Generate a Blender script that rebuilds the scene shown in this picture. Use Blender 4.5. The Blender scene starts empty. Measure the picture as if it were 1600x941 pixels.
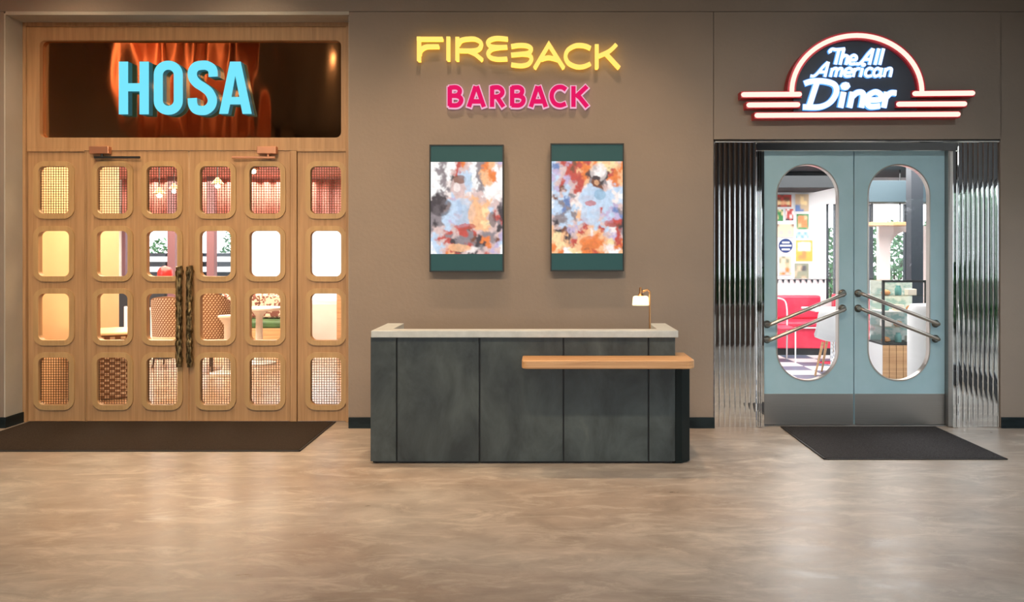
import bpy, math, random
from mathutils import Vector, noise
random.seed(7)
S = bpy.context.scene
COL = S.collection
PI = math.pi
R = math.radians

# ------------------------------------------------------------------ camera, world, exposure
EYE = 1.546                       # eye height; the camera stands 7 m in front of the shop wall (wall face at y = 0)
F = 1250.0                        # focal length in pixels of a 1600 px wide picture
cam = bpy.data.cameras.new('camera')
camo = bpy.data.objects.new('camera', cam); COL.objects.link(camo)
camo.location = (0, -7, EYE); camo.rotation_euler = (PI/2, 0, 0)
cam.sensor_width = 36; cam.lens = F/1600*36
cam.shift_x = -50/1600; cam.shift_y = -77.5/1600
cam.clip_end = 200
S.camera = camo
S.view_settings.view_transform = 'Standard'; S.view_settings.look = 'None'
S.view_settings.gamma = 1; S.view_settings.use_curve_mapping = False
S.view_settings.exposure = 0.0

wd = bpy.data.worlds.new('overcast_sky'); S.world = wd; wd.use_nodes = True
nt = wd.node_tree; bg = nt.nodes['Background']
bg.inputs['Strength'].default_value = 4.2
tc = nt.nodes.new('ShaderNodeTexCoord'); mp = nt.nodes.new('ShaderNodeMapping'); mp.inputs['Scale'].default_value = (1, 1, 2.2)
nz = nt.nodes.new('ShaderNodeTexNoise'); nz.inputs['Scale'].default_value = 1.6; nz.inputs['Detail'].default_value = 5
cr = nt.nodes.new('ShaderNodeValToRGB'); cr.color_ramp.elements[0].color = (.80, .90, 1, 1); cr.color_ramp.elements[1].color = (1, 1, 1, 1)
nt.links.new(tc.outputs['Generated'], mp.inputs[0]); nt.links.new(mp.outputs[0], nz.inputs[0]); nt.links.new(nz.outputs[0], cr.inputs[0]); nt.links.new(cr.outputs[0], bg.inputs[0])

# lamps: lobby downlights (spots), their places on the lobby ceiling
CEIL = 4.6
AMBER = (1, .68, .43); WARM = (1, .74, .48); SOFT = (1, .86, .70); COOL = (.84, .96, 1)
DOWNLIGHTS = [  # x, y, watts, colour, cone (deg)
    (-4.05, -.75, 140, WARM, 100), (-2.55, -.75, 150, WARM, 100),
    (-0.85, -0.95, 215, AMBER, 84), (0.55, -0.95, 215, AMBER, 84),
    (2.70, -1.70, 40, COOL, 96),
    (-4.4, -1.75, 110, WARM, 120),  # unseen downlight, added to brighten the drape's pleats
]
FILL_SPOTS = [  # unseen spotlights added as front fill for wall and drape: x, y, watts, colour, aim x, y, z
    (-6.2, -1.9, 800, WARM, -4.6, -2.6, 3.6),  # added to graze the drape so its folds turn bright
    (-2.55, -4.0, 350, WARM, -4.3, 0, .7), (-2.1, -4.0, 300, WARM, -2.6, 0, .7), (-0.4, -4.0, 260, WARM, -.3, 0, .4), (1.1, -4.0, 200, WARM, 1.0, 0, .4), (3.0, -4.0, 130, COOL, 2.7, 0, .6),
]
PANEL_LIGHT = 15     # radiance of the lobby's ceiling light panels
def lamp(name, kind, loc, watts, col, **kw):
    l = bpy.data.lights.new(name, kind); l.energy = watts; l.color = col
    for k, v in kw.items(): setattr(l, k, v)
    o = bpy.data.objects.new(name, l); o.location = loc; COL.objects.link(o)
    return o
for x, y, w, c, cone in DOWNLIGHTS:
    lamp('downlight_beam', 'SPOT', (x, y, CEIL-.07), w, c, spot_size=R(cone), spot_blend=.9, shadow_soft_size=.07)
for x, y, w, c, ax_, ay_, az_ in FILL_SPOTS:
    d = Vector((ax_-x, ay_-y, az_-(CEIL-.25))).normalized()
    o = lamp('fill_beam', 'SPOT', Vector((x, y, CEIL-.25))+d*.1, w, c, spot_size=R(85), spot_blend=1, shadow_soft_size=.09)
    o.rotation_euler = d.to_track_quat('-Z', 'Y').to_euler()
# interior lamps of the two restaurants hang below their ceilings
lamp('restaurant_lamp', 'AREA', (-5.4, 4.6, 2.72), 420, (1, .84, .62), shape='RECTANGLE', size=3.0, size_y=4.0)
lamp('restaurant_lamp', 'AREA', (-3.9, 1.5, 2.72), 90, (1, .68, .34), shape='RECTANGLE', size=1.6, size_y=1.4)
lamp('diner_lamp', 'AREA', (4.0, 3.3, 2.66), 300, (1, .97, .95), shape='RECTANGLE', size=2.6, size_y=3.6)

# ------------------------------------------------------------------ materials
def mat(name, col, rough=.5, metal=0, spec=.5, emit=None, estr=0, coat=0):
    m = bpy.data.materials.new(name); m.use_nodes = True
    b = m.node_tree.nodes['Principled BSDF']
    b.inputs['Base Color'].default_value = (*col, 1); b.inputs['Roughness'].default_value = rough
    b.inputs['Metallic'].default_value = metal; b.inputs['Specular IOR Level'].default_value = spec
    b.inputs['Coat Weight'].default_value = coat
    if emit:
        b.inputs['Emission Color'].default_value = (*emit, 1); b.inputs['Emission Strength'].default_value = estr
    return m
def srgb(r, g, b):
    f = lambda c: (c/255/12.92 if c/255 <= .04045 else ((c/255+.055)/1.055)**2.4)
    return (f(r), f(g), f(b))
def mottled(name, c1, c2, scale=(3, 3, 3), detail=6, rough=(.5, .6), bump=.0, metal=0, spec=.5, lo=.35, hi=.65, dist=0.0, bscale=None, coat=0, c3=None, nrough=.55):
    """two tone noise on object space, with roughness variation and a fine bump"""
    m = mat(name, c1, rough[0], metal, spec, coat=coat); t = m.node_tree; L = t.links; b = t.nodes['Principled BSDF']
    tc = t.nodes.new('ShaderNodeTexCoord'); mp = t.nodes.new('ShaderNodeMapping'); mp.inputs['Scale'].default_value = scale
    n = t.nodes.new('ShaderNodeTexNoise'); n.inputs['Scale'].default_value = 1; n.inputs['Detail'].default_value = detail
    n.inputs['Distortion'].default_value = dist; n.inputs['Roughness'].default_value = nrough
    r = t.nodes.new('ShaderNodeValToRGB'); e = r.color_ramp.elements
    e[0].position = lo; e[0].color = (*c1, 1); e[1].position = hi; e[1].color = (*c2, 1)
    if c3:
        x = r.color_ramp.elements.new(min(.99, hi+.12)); x.color = (*c3, 1)
    L.new(tc.outputs['Object'], mp.inputs[0]); L.new(mp.outputs[0], n.inputs[0]); L.new(n.outputs[0], r.inputs[0]); L.new(r.outputs[0], b.inputs['Base Color'])
    mr = t.nodes.new('ShaderNodeMapRange'); mr.inputs['To Min'].default_value = rough[0]; mr.inputs['To Max'].default_value = rough[1]
    mr.inputs['From Min'].default_value = .3; mr.inputs['From Max'].default_value = .7
    L.new(n.outputs[0], mr.inputs[0]); L.new(mr.outputs[0], b.inputs['Roughness'])
    if bump:
        n2 = n
        if bscale:
            mp2 = t.nodes.new('ShaderNodeMapping'); mp2.inputs['Scale'].default_value = bscale
            n2 = t.nodes.new('ShaderNodeTexNoise'); n2.inputs['Scale'].default_value = 1; n2.inputs['Detail'].default_value = 4
            L.new(tc.outputs['Object'], mp2.inputs[0]); L.new(mp2.outputs[0], n2.inputs[0])
        bp = t.nodes.new('ShaderNodeBump'); bp.inputs['Strength'].default_value = bump; bp.inputs['Distance'].default_value = .02
        L.new(n2.outputs[0], bp.inputs['Height']); L.new(bp.outputs[0], b.inputs['Normal'])
    return m
def emitter(name, col, s):
    m = bpy.data.materials.new(name); m.use_nodes = True; t = m.node_tree
    t.nodes.remove(t.nodes['Principled BSDF']); e = t.nodes.new('ShaderNodeEmission')
    e.inputs[0].default_value = (*col, 1); e.inputs[1].default_value = s
    t.links.new(e.outputs[0], t.nodes['Material Output'].inputs[0]); return m
def thin_glass(name, tint=(1, 1, 1), refl=.06):
    m = bpy.data.materials.new(name); m.use_nodes = True; t = m.node_tree
    t.nodes.remove(t.nodes['Principled BSDF'])
    tr = t.nodes.new('ShaderNodeBsdfTransparent'); tr.inputs[0].default_value = (*tint, 1)
    gl = t.nodes.new('ShaderNodeBsdfGlossy'); gl.inputs['Roughness'].default_value = .01
    mx = t.nodes.new('ShaderNodeMixShader'); fr = t.nodes.new('ShaderNodeFresnel'); fr.inputs[0].default_value = 1.45
    ge = t.nodes.new('ShaderNodeNewGeometry'); fm = t.nodes.new('ShaderNodeMath'); fm.operation = 'SUBTRACT'; fm.use_clamp = True   # only the outer face mirrors
    t.links.new(fr.outputs[0], fm.inputs[0]); t.links.new(ge.outputs['Backfacing'], fm.inputs[1]); t.links.new(fm.outputs[0], mx.inputs[0]); t.links.new(tr.outputs[0], mx.inputs[1]); t.links.new(gl.outputs[0], mx.inputs[2])
    t.links.new(mx.outputs[0], t.nodes['Material Output'].inputs[0]); return m
def vcol_mat(name, estr=None, rough=.5):
    m = mat(name, (1, 1, 1), rough); t = m.node_tree; b = t.nodes['Principled BSDF']
    a = t.nodes.new('ShaderNodeVertexColor'); a.layer_name = 'print'
    if estr:
        b.inputs['Base Color'].default_value = (.01, .01, .01, 1)
        t.links.new(a.outputs[0], b.inputs['Emission Color']); b.inputs['Emission Strength'].default_value = estr
    else: t.links.new(a.outputs[0], b.inputs['Base Color'])
    return m

def concrete():
    """trowelled polished concrete: broad warm and grey clouds, wispy pale streaks, faint pores"""
    m = mat('polished_concrete', (.4, .33, .26), .3, spec=.24); t = m.node_tree; L = t.links; b = t.nodes['Principled BSDF']
    tc = t.nodes.new('ShaderNodeTexCoord')
    def ns(scale, detail, dist, rgh, off=0):
        mp = t.nodes.new('ShaderNodeMapping'); mp.inputs['Scale'].default_value = scale; mp.inputs['Location'].default_value = (off, off, 0); mp.inputs['Rotation'].default_value = (0, 0, .35)
        n = t.nodes.new('ShaderNodeTexNoise'); n.inputs['Scale'].default_value = 1; n.inputs['Detail'].default_value = detail; n.inputs['Distortion'].default_value = dist; n.inputs['Roughness'].default_value = rgh
        L.new(tc.outputs['Object'], mp.inputs[0]); L.new(mp.outputs[0], n.inputs[0]); return n
    def ramp(n, p0, c0, p1, c1):
        r = t.nodes.new('ShaderNodeValToRGB'); e = r.color_ramp.elements; e[0].position = p0; e[0].color = (*c0, 1); e[1].position = p1; e[1].color = (*c1, 1); L.new(n.outputs[0], r.inputs[0]); return r
    base = ramp(ns((.55, .9, 1), 5, .3, .5), .35, (.325, .262, .212), .65, (.39, .36, .322))
    fine = ramp(ns((3.4, 5.6, 1), 10, .5, .68, 3), .32, (.76, .75, .74), .68, (1.18, 1.18, 1.19))
    wisp = ramp(ns((2.2, 6.5, 1), 10, .9, .72, 7), .50, (0, 0, 0), .80, (1, 1, 1))
    mul = t.nodes.new('ShaderNodeMix'); mul.data_type = 'RGBA'; mul.blend_type = 'MULTIPLY'; mul.inputs[0].default_value = 1
    L.new(base.outputs[0], mul.inputs[6]); L.new(fine.outputs[0], mul.inputs[7])
    mx = t.nodes.new('ShaderNodeMix'); mx.data_type = 'RGBA'
    sc = t.nodes.new('ShaderNodeMath'); sc.operation = 'MULTIPLY'; sc.inputs[1].default_value = .85; L.new(wisp.outputs[0], sc.inputs[0]); L.new(sc.outputs[0], mx.inputs[0])
    L.new(mul.outputs[2], mx.inputs[6]); mx.inputs[7].default_value = (.64, .58, .50, 1); L.new(mx.outputs[2], b.inputs['Base Color'])
    rr = t.nodes.new('ShaderNodeMapRange'); rr.inputs['From Min'].default_value = .3; rr.inputs['From Max'].default_value = .7; rr.inputs['To Min'].default_value = .27; rr.inputs['To Max'].default_value = .44
    L.new(fine.inputs[0].links[0].from_socket, rr.inputs[0]); L.new(rr.outputs[0], b.inputs['Roughness'])
    return m

M = {}
M['wall'] = mottled('taupe_microcement', (.242, .194, .155), (.298, .238, .190), (1.1, 1.1, 1.1), 8, (.55, .75), .10, lo=.3, hi=.72, bscale=(30, 30, 30))
M['wall_core'] = mat('dark_joint', (.10, .09, .08), .9)  # dark core visible in the gaps between wall panels
M['jamb'] = mottled('pale_plaster', (.40, .37, .31), (.46, .43, .37), (2, 2, 2), 6, (.6, .8), .08, bscale=(30, 30, 30))
M['concrete'] = concrete()
M['wood'] = mottled('limed_oak', (.36, .205, .095), (.50, .305, .15), (34, 34, 1.6), 6, (.42, .55), .12, lo=.3, hi=.7, dist=.4)
M['wood_trim'] = mottled('pale_oak_trim', (.42, .265, .115), (.54, .35, .165), (30, 30, 2.0), 6, (.38, .5), .10, lo=.3, hi=.7, dist=.4)
M['oak'] = mottled('honey_oak', (.46, .25, .115), (.66, .40, .20), (1.4, 26, 40), 6, (.32, .45), .08, lo=.32, hi=.68, dist=.7)
M['slate'] = mottled('slate_laminate', (.016, .024, .025), (.066, .086, .088), (3.4, 3.4, 1.9), 9, (.42, .6), .05, lo=.36, hi=.64, dist=.45, c3=(.105, .125, .122), nrough=.62)
M['black'] = mat('matt_black', (.012, .014, .015), .5)
M['teal_black'] = mat('black_side_panel', (.004, .009, .009), .5, 0, .2)
M['quartz'] = mottled('pale_quartz', (.46, .50, .50), (.54, .58, .58), (14, 14, 14), 4, (.3, .4))
M['skirting'] = mottled('black_skirting', (.005, .010, .012), (.014, .024, .028), (6, 6, 20), 5, (.4, .6), spec=.2)
M['chrome'] = mat('mirror_chrome', (.86, .88, .88), .035, 1)
M['steel'] = mottled('brushed_steel', (.30, .285, .265), (.335, .32, .30), (1.5, 1.5, 500), 2, (.30, .42), 0, metal=1)
M['teal'] = mottled('grey_teal_paint', (.325, .50, .56), (.355, .53, .60), (4, 4, 4), 3, (.38, .45))
M['nickel'] = mat('satin_nickel', (.50, .45, .40), .28, 1)
M['nickel_dark'] = mat('dark_nickel', (.22, .22, .20), .3, 1)
M['copper'] = mat('copper_sheet', (.62, .30, .13), .07, 1)
def wavy(m):
    t = m.node_tree; b = t.nodes['Principled BSDF']
    tc = t.nodes.new('ShaderNodeTexCoord'); mp = t.nodes.new('ShaderNodeMapping'); mp.inputs['Scale'].default_value = (1.9, 1, .55)
    n = t.nodes.new('ShaderNodeTexNoise'); n.inputs['Scale'].default_value = 1.3; n.inputs['Detail'].default_value = 1.2
    bp = t.nodes.new('ShaderNodeBump'); bp.inputs['Strength'].default_value = .06; bp.inputs['Distance'].default_value = .5
    t.links.new(tc.outputs['Object'], mp.inputs[0]); t.links.new(mp.outputs[0], n.inputs[0]); t.links.new(n.outputs[0], bp.inputs['Height']); t.links.new(bp.outputs[0], b.inputs['Normal'])
wavy(M['copper'])
M['copper_satin'] = mat('satin_copper', (.74, .37, .22), .35, .8)
M['bronze'] = mottled('cast_bronze', (.07, .05, .025), (.42, .31, .15), (60, 60, 14), 4, (.25, .5), .9, metal=1, lo=.42, hi=.62)
M['brass'] = mat('aged_brass', (.55, .30, .14), .3, 1)
M['glass'] = thin_glass('clear_glass')
M['frosted'] = bpy.data.materials.new('frosted_glass'); M['frosted'].use_nodes = True
t_ = M['frosted'].node_tree; t_.nodes.remove(t_.nodes['Principled BSDF']); tl = t_.nodes.new('ShaderNodeBsdfTranslucent'); tl.inputs[0].default_value = (.9, .92, .92, 1); t_.links.new(tl.outputs[0], t_.nodes['Material Output'].inputs[0])
M['wire'] = mat('bronze_wire', (.11, .07, .04), .45, .6)
M['mat'] = mottled('black_doormat', (.032, .031, .033), (.062, .060, .063), (180, 60, 60), 3, (.9, 1), .5, spec=.1, bscale=(260, 90, 90))
M['mat_brown'] = mottled('dark_brown_doormat', (.030, .022, .017), (.052, .039, .031), (180, 60, 60), 3, (.9, 1), .5, spec=.1, bscale=(260, 90, 90))
M['mat_edge'] = mat('rubber_edge', (.015, .014, .014), .7)
M['white'] = mottled('white_paint', (.74, .74, .74), (.80, .80, .80), (3, 3, 3), 3, (.5, .6))
M['ceil'] = mottled('lobby_ceiling_paint', (.10, .095, .09), (.13, .12, .115), (2, 2, 2), 4, (.8, .9))
M['dark_wood'] = mottled('dark_panelling', (.055, .032, .022), (.085, .05, .035), (20, 20, 2), 5, (.4, .5))
M['orange_wall'] = mottled('ochre_plaster', (.80, .58, .37), (.85, .63, .42), (3, 3, 3), 5, (.6, .7))
M['pinkfloor'] = mottled('terracotta_floor', (.40, .26, .18), (.56, .40, .30), (3, 3, 3), 7, (.12, .25), lo=.3, hi=.7)
M['red_gloss'] = mat('red_gloss', (.62, .03, .03), .25)
M['red_vinyl'] = mottled('red_vinyl', (.68, .025, .07), (.78, .05, .10), (6, 6, 6), 3, (.3, .4))
M['blush'] = mottled('dusty_red_fabric', (.50, .16, .14), (.66, .28, .25), (30, 30, 2), 4, (.7, .8))
M['drape'] = mottled('rust_red_drape', (.58, .22, .15), (.72, .34, .24), (20, 20, 1), 4, (.5, .6))
M['wicker_d'] = mat('brown_weave', (.24, .12, .06), .6)
M['wicker_l'] = mat('cream_weave', (.72, .60, .44), .6)
M['cream'] = mat('cream_top', (.85, .72, .50), .35)
M['leaf'] = mottled('leaf_green', (.035, .12, .045), (.10, .26, .10), (5, 5, 5), 3, (.4, .6))
M['leaf_dark'] = mottled('deep_green', (.02, .07, .025), (.05, .13, .04), (5, 5, 5), 3, (.4, .6))
M['soil'] = mottled('garden_ground', (.14, .13, .11), (.24, .23, .2), (2, 2, 2), 5, (.9, 1))
M['slate_blue'] = mat('slate_blue_paint', (.019, .026, .036), .5)
M['blue_soffit'] = mat('blue_grey_paint', (.058, .095, .115), .6)
M['grey_ceiling'] = mat('grey_ceiling', (.022, .026, .029), .8)
M['blush_wall'] = mat('blush_paint', (.72, .60, .56), .6)
M['tile_w'] = mat('white_floor_tile', (.80, .80, .80), .35)
M['tile_b'] = mat('blue_grey_floor_tile', (.10, .14, .21), .4)
M['dark_red'] = mat('dark_red_channel', (.62, .05, .07), .4)
M['neon_red'] = emitter('pink_white_neon', (1, .56, .48), 1.7)
M['navy'] = mottled('navy_backing', (.045, .055, .075), (.06, .072, .095), (4, 4, 4), 3, (.5, .6))
M['cyan'] = emitter('cyan_light', srgb(120, 228, 250), 1.05)
M['cyan_side'] = mat('teal_return', (.02, .13, .17), .4, emit=(.02, .25, .34), estr=.25)
M['yellow'] = emitter('yellow_light', (1, .70, .15), 1.25)
M['yellow_back'] = emitter('amber_backlight', (1, .48, .05), 2.6)
M['magenta'] = emitter('magenta_light', (.80, .012, .125), 1.0)
M['pink_rim'] = emitter('pale_pink_light', (1, .52, .70), .9)
M['script'] = emitter('white_light', (.93, .97, 1), 1.25)
M['script_halo'] = emitter('blue_light', (.10, .36, .95), 1.5)
M['screen'] = vcol_mat('screen_picture', 1.0)
M['print'] = vcol_mat('paper_print', None, .6)
M['screen_teal'] = mat('dark_teal_screen', (.018, .055, .058), .4, 0, .2, emit=(.015, .065, .068), estr=.5)
M['bulb'] = emitter('bulb_glow', (1, .80, .50), 18)
M['bulb_small'] = emitter('pendant_glow', (1, .85, .6), 14)
M['shade_glass'] = thin_glass('shade_glass', (1, .95, .86))
M['shade_lit'] = bpy.data.materials.new('milky_glass'); M['shade_lit'].use_nodes = True
t_ = M['shade_lit'].node_tree; t_.nodes.remove(t_.nodes['Principled BSDF']); tl = t_.nodes.new('ShaderNodeBsdfTranslucent'); tl.inputs[0].default_value = (.92, .88, .82, 1)
tp_ = t_.nodes.new('ShaderNodeBsdfTransparent'); mx_ = t_.nodes.new('ShaderNodeMixShader'); mx_.inputs[0].default_value = .45; t_.links.new(tl.outputs[0], mx_.inputs[1]); t_.links.new(tp_.outputs[0], mx_.inputs[2]); t_.links.new(mx_.outputs[0], t_.nodes['Material Output'].inputs[0])
M['teal_glass'] = mottled('sea_green_panel', (.30, .50, .50), (.62, .72, .70), (9, 9, 14), 3, (.2, .3), lo=.42, hi=.56)
M['panel_light'] = emitter('ceiling_panel_glow', (1, .95, .88), PANEL_LIGHT)
M['spot_lens'] = emitter('downlight_lens', (1, .8, .55), 6)
M['plum'] = mat('plum_post_paint', (.17, .08, .10), .5)

# ------------------------------------------------------------------ mesh helpers
class MB:
    """collects boxes, bars, prisms and lathes; build() links them as one mesh object"""
    def __init__(s): s.v = []; s.f = []; s.m = []
    def add(s, vs, fs, mi=0):
        n = len(s.v); s.v += [tuple(v) for v in vs]
        for f in fs: s.f.append(tuple(i+n for i in f)); s.m.append(mi)
        return s
    def box(s, x0, x1, y0, y1, z0, z1, mi=0):
        vs = [(x, y, z) for z in (z0, z1) for y in (y0, y1) for x in (x0, x1)]
        return s.add(vs, [(0, 2, 3, 1), (4, 5, 7, 6), (0, 1, 5, 4), (2, 6, 7, 3), (0, 4, 6, 2), (1, 3, 7, 5)], mi)
    def tube(s, pts, r, n=10, mi=0, caps=True):
        pts = [Vector(p) for p in pts]; rs = r if isinstance(r, (list, tuple)) else [r]*len(pts)
        rings = []
        up = None
        for i, p in enumerate(pts):
            d = (pts[min(i+1, len(pts)-1)]-pts[max(i-1, 0)]).normalized()
            if up is None: up = Vector((0, 0, 1)) if abs(d.z) < .9 else Vector((1, 0, 0))
            a = d.cross(up).normalized(); b = a.cross(d).normalized(); up = b
            rings.append([p+a*math.cos(2*PI*k/n)*rs[i]+b*math.sin(2*PI*k/n)*rs[i] for k in range(n)])
        vs = [v for g in rings for v in g]; fs = []
        for i in range(len(pts)-1):
            for k in range(n): fs.append((i*n+k, i*n+(k+1) % n, (i+1)*n+(k+1) % n, (i+1)*n+k))
        if caps: fs += [tuple(range(n))[::-1], tuple((len(pts)-1)*n+k for k in range(n))]
        return s.add(vs, fs, mi)
    def lathe(s, prof, c=(0, 0, 0), n=24, mi=0, axis='z'):
        vs = []; fs = []
        for r, h in prof:
            for k in range(n):
                a = 2*PI*k/n; u, w = r*math.cos(a), r*math.sin(a)
                vs.append((c[0]+u, c[1]+w, c[2]+h) if axis == 'z' else (c[0]+u, c[1]-h, c[2]+w))
        for i in range(len(prof)-1):
            for k in range(n): fs.append((i*n+k, i*n+(k+1) % n, (i+1)*n+(k+1) % n, (i+1)*n+k))
        if prof[0][0] > 1e-5: fs.append(tuple(range(n))[::-1])
        if prof[-1][0] > 1e-5: fs.append(tuple((len(prof)-1)*n+k for k in range(n)))
        return s.add(vs, fs, mi)
    def stroke(s, pts, w, y0, y1, closed=False, mi=0, taper=None):
        """a flat ribbon of width w along the x,z points, from front y0 to back y1"""
        P = [Vector(p) for p in pts]; n = len(P); lft = []; rgt = []
        for i in range(n):
            if closed: a, b = P[i-1], P[(i+1) % n]
            else: a, b = P[max(i-1, 0)], P[min(i+1, n-1)]
            d0 = (P[i]-a); d1 = (b-P[i])
            if d0.length < 1e-9: d0 = d1
            if d1.length < 1e-9: d1 = d0
            d0 = d0.normalized(); d1 = d1.normalized(); t = d0+d1
            t = t.normalized() if t.length > 1e-6 else d0
            nr = Vector((-t.y, t.x)); k = max(.5, nr.dot(Vector((-d1.y, d1.x))))
            ww = (taper[i] if taper else w)/2/k
            lft.append(P[i]+nr*ww); rgt.append(P[i]-nr*ww)
        vs = []
        for y in (y0, y1):
            for i in range(n): vs += [(lft[i].x, y, lft[i].y), (rgt[i].x, y, rgt[i].y)]
        o = 2*n; fs = []
        for i in range(n if closed else n-1):
            j = (i+1) % n; a, b, c, d = 2*i, 2*i+1, 2*j+1, 2*j
            fs += [(a, b, c, d), (o+a, o+d, o+c, o+b), (a, d, o+d, o+a), (b, o+b, o+c, c)]
        if not closed: fs += [(0, o, o+1, 1), (2*n-2, 2*n-1, o+2*n-1, o+2*n-2)]
        return s.add(vs, fs, mi)
    def mesh(s, name, mats, smooth=None):
        me = bpy.data.meshes.new(name); me.from_pydata(s.v, [], s.f)
        for m in (mats if isinstance(mats, (list, tuple)) else [mats]): me.materials.append(m)
        if any(s.m): me.polygons.foreach_set('material_index', s.m)
        import bmesh
        bm = bmesh.new(); bm.from_mesh(me); bmesh.ops.recalc_face_normals(bm, faces=bm.faces); bm.to_mesh(me); bm.free()
        if smooth:
            me.polygons.foreach_set('use_smooth', [True]*len(me.polygons)); me.set_sharp_from_angle(angle=R(smooth))
        me.update(); return me
    def build(s, name, mats, parent=None, smooth=None, bevel=0, loc=None):
        return put(name, s.mesh(name, mats, smooth), parent, loc, bevel)
def put(name, me, parent=None, loc=None, bevel=0):
    o = bpy.data.objects.new(name, me); COL.objects.link(o)
    if loc: o.location = loc
    if parent: o.parent = parent
    if bevel:
        b = o.modifiers.new('bevel', 'BEVEL'); b.width = bevel; b.segments = 2; b.limit_method = 'ANGLE'; b.angle_limit = R(40)
    return o
def prism(loops, y0, y1, name, m):
    """flat plate with holes: closed loops of x,z points, even-odd filled, between y0 (front) and y1 (back)"""
    cu = bpy.data.curves.new(name, 'CURVE'); cu.dimensions = '2D'; cu.fill_mode = 'BOTH'; cu.extrude = abs(y1-y0)/2
    for lp in loops:
        sp = cu.splines.new('POLY'); sp.points.add(len(lp)-1); sp.use_cyclic_u = True
        for p, q in zip(sp.points, lp): p.co = (q[0], q[1], 0, 1)
    o = bpy.data.objects.new(name, cu)
    me = bpy.data.meshes.new_from_object(o); bpy.data.objects.remove(o); bpy.data.curves.remove(cu)
    ym = (y0+y1)/2
    for v in me.vertices: x, y, z = v.co; v.co = (x, ym-z, y)
    me.materials.clear(); me.materials.append(m); me.name = name; me.update()
    return me
def rrect(x0, x1, z0, z1, r, n=6):
    out = []
    for cx, cz, a0 in ((x1-r, z1-r, 0), (x0+r, z1-r, 90), (x0+r, z0+r, 180), (x1-r, z0+r, 270)):
        out += [(cx+r*math.cos(R(a0+90*k/n)), cz+r*math.sin(R(a0+90*k/n))) for k in range(n+1)]
    return out
def rect(x0, x1, z0, z1): return [(x0, z0), (x1, z0), (x1, z1), (x0, z1)]
def smooth(pts, n=6, closed=False):
    P = [Vector(p) for p in pts]; out = []; N = len(P)
    for i in range(N if closed else N-1):
        if closed: a, b, c, d = P[i-1], P[i], P[(i+1) % N], P[(i+2) % N]
        else: a, b, c, d = P[max(i-1, 0)], P[i], P[i+1], P[min(i+2, N-1)]
        for k in range(n):
            t = k/n
            out.append(.5*((2*b)+(c-a)*t+(2*a-5*b+4*c-d)*t*t+(3*b-a-3*c+d)*t**3))
    if not closed: out.append(P[-1])
    return out
def empty(name, loc=(0, 0, 0)):
    o = bpy.data.objects.new(name, None); o.location = loc; o.empty_display_size = .1; COL.objects.link(o); return o
def tag(o, label=None, cat=None, group=None, kind=None):
    for k, v in (('label', label), ('category', cat), ('group', group), ('kind', kind)):
        if v: o[k] = v
    return o
def copy_tree(o, parent=None):
    c = o.copy(); COL.objects.link(c)
    if parent: c.parent = parent
    for ch in list(o.children): copy_tree(ch, c)
    return c
# picture measurements turned into metres on the plane at depth y
def PX(px, y=0): return (px-850)/F*(7+y)
def PZ(py, y=0): return EYE-(py-393)/F*(7+y)

# ------------------------------------------------------------------ the lobby shell
XL, XR, YB = -6.6, 4.75, -12.5
xo0, xo1 = PX(6), PX(545)            # recess of the wooden entrance
zo = PZ(21)
xd0, xd1, zd = PX(1117), PX(1563), PZ(218)   # opening of the diner entrance
fl = MB().box(XL, XR, YB, .34, -.1, 0).build('floor', M['concrete']); tag(fl, 'polished mottled beige concrete floor of the lobby', 'floor', kind='structure')
ce = MB().box(XL, XR, YB, .34, CEIL, CEIL+.1).build('ceiling', M['ceil']); tag(ce, 'dark painted ceiling high above the lobby floor', 'ceiling', kind='structure')
core = MB()
for a in ((XL, xo0, 0, CEIL), (xo0, xo1, zo, CEIL), (xo1, xd0, 0, CEIL), (xd0, xd1, zd, CEIL), (xd1, XR, 0, CEIL)):
    core.box(a[0], a[1], .03, .34, a[2], a[3])
wall = core.build('wall_front', M['wall_core']); tag(wall, 'taupe microcement shop wall holding both entrances and all signs', 'wall', kind='structure')
g = .0022; zj = PZ(18)
for a in ((XL, xo0, 0, zj), (XL, XR, zj, CEIL), (xo1, PX(1115), 0, zj), (PX(1115), PX(1565), zd, zj), (xd1, XR, 0, zj)):
    x0, x1, z0, z1 = a
    MB().box(x0+g, x1-g, 0, .034, z0+(g if z0 > 0 else 0), z1-g).build('wall_panel', M['wall'], wall, bevel=.0015)
# plaster lining of the deep recess
MB().box(xo0-.001, xo0+.012, .002, .26, 0, zo).build('recess_lining', M['jamb'], wall)
MB().box(xo0+.012, xo1, .002, .26, zo-.012, zo+.02).build('recess_lining', M['jamb'], wall)
MB().box(xo1-.012, xo1+.001, .04, .26, 0, zo-.012).build('recess_lining', M['jamb'], wall)
wl = MB().box(XL-.2, XL, YB, .34, 0, CEIL).build('wall_left', M['wall']); tag(wl, 'plain side wall at the left end of the lobby', 'wall', kind='structure')
wb = MB()
wb.box(XL-.2, XR+.2, YB-.2, YB, 3.2, CEIL); wb.box(XL-.2, XR+.2, YB-.2, YB, 0, .16); wb.box(XL-.2, XL+.4, YB-.2, YB, .16, 3.2); wb.box(XR-2.2, XR+.2, YB-.2, YB, .16, 3.2)
wb = wb.build('wall_rear', M['dark_wood']); tag(wb, 'dark timber framed glazed front of the lobby, behind the photographer', 'wall', kind='structure')
wr = MB()
wr.box(XR, XR+.2, YB, .34, 2.3, CEIL); wr.box(XR, XR+.2, YB, .34, 0, .16); wr.box(XR, XR+.2, -.42, .34, .16, 2.3); wr.box(XR, XR+.2, YB, -8.62, .16, 2.3)
wr = wr.build('wall_right', M['slate_blue']); tag(wr, 'dark framed glazed wall on the garden side of the lobby', 'wall', kind='structure')
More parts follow.
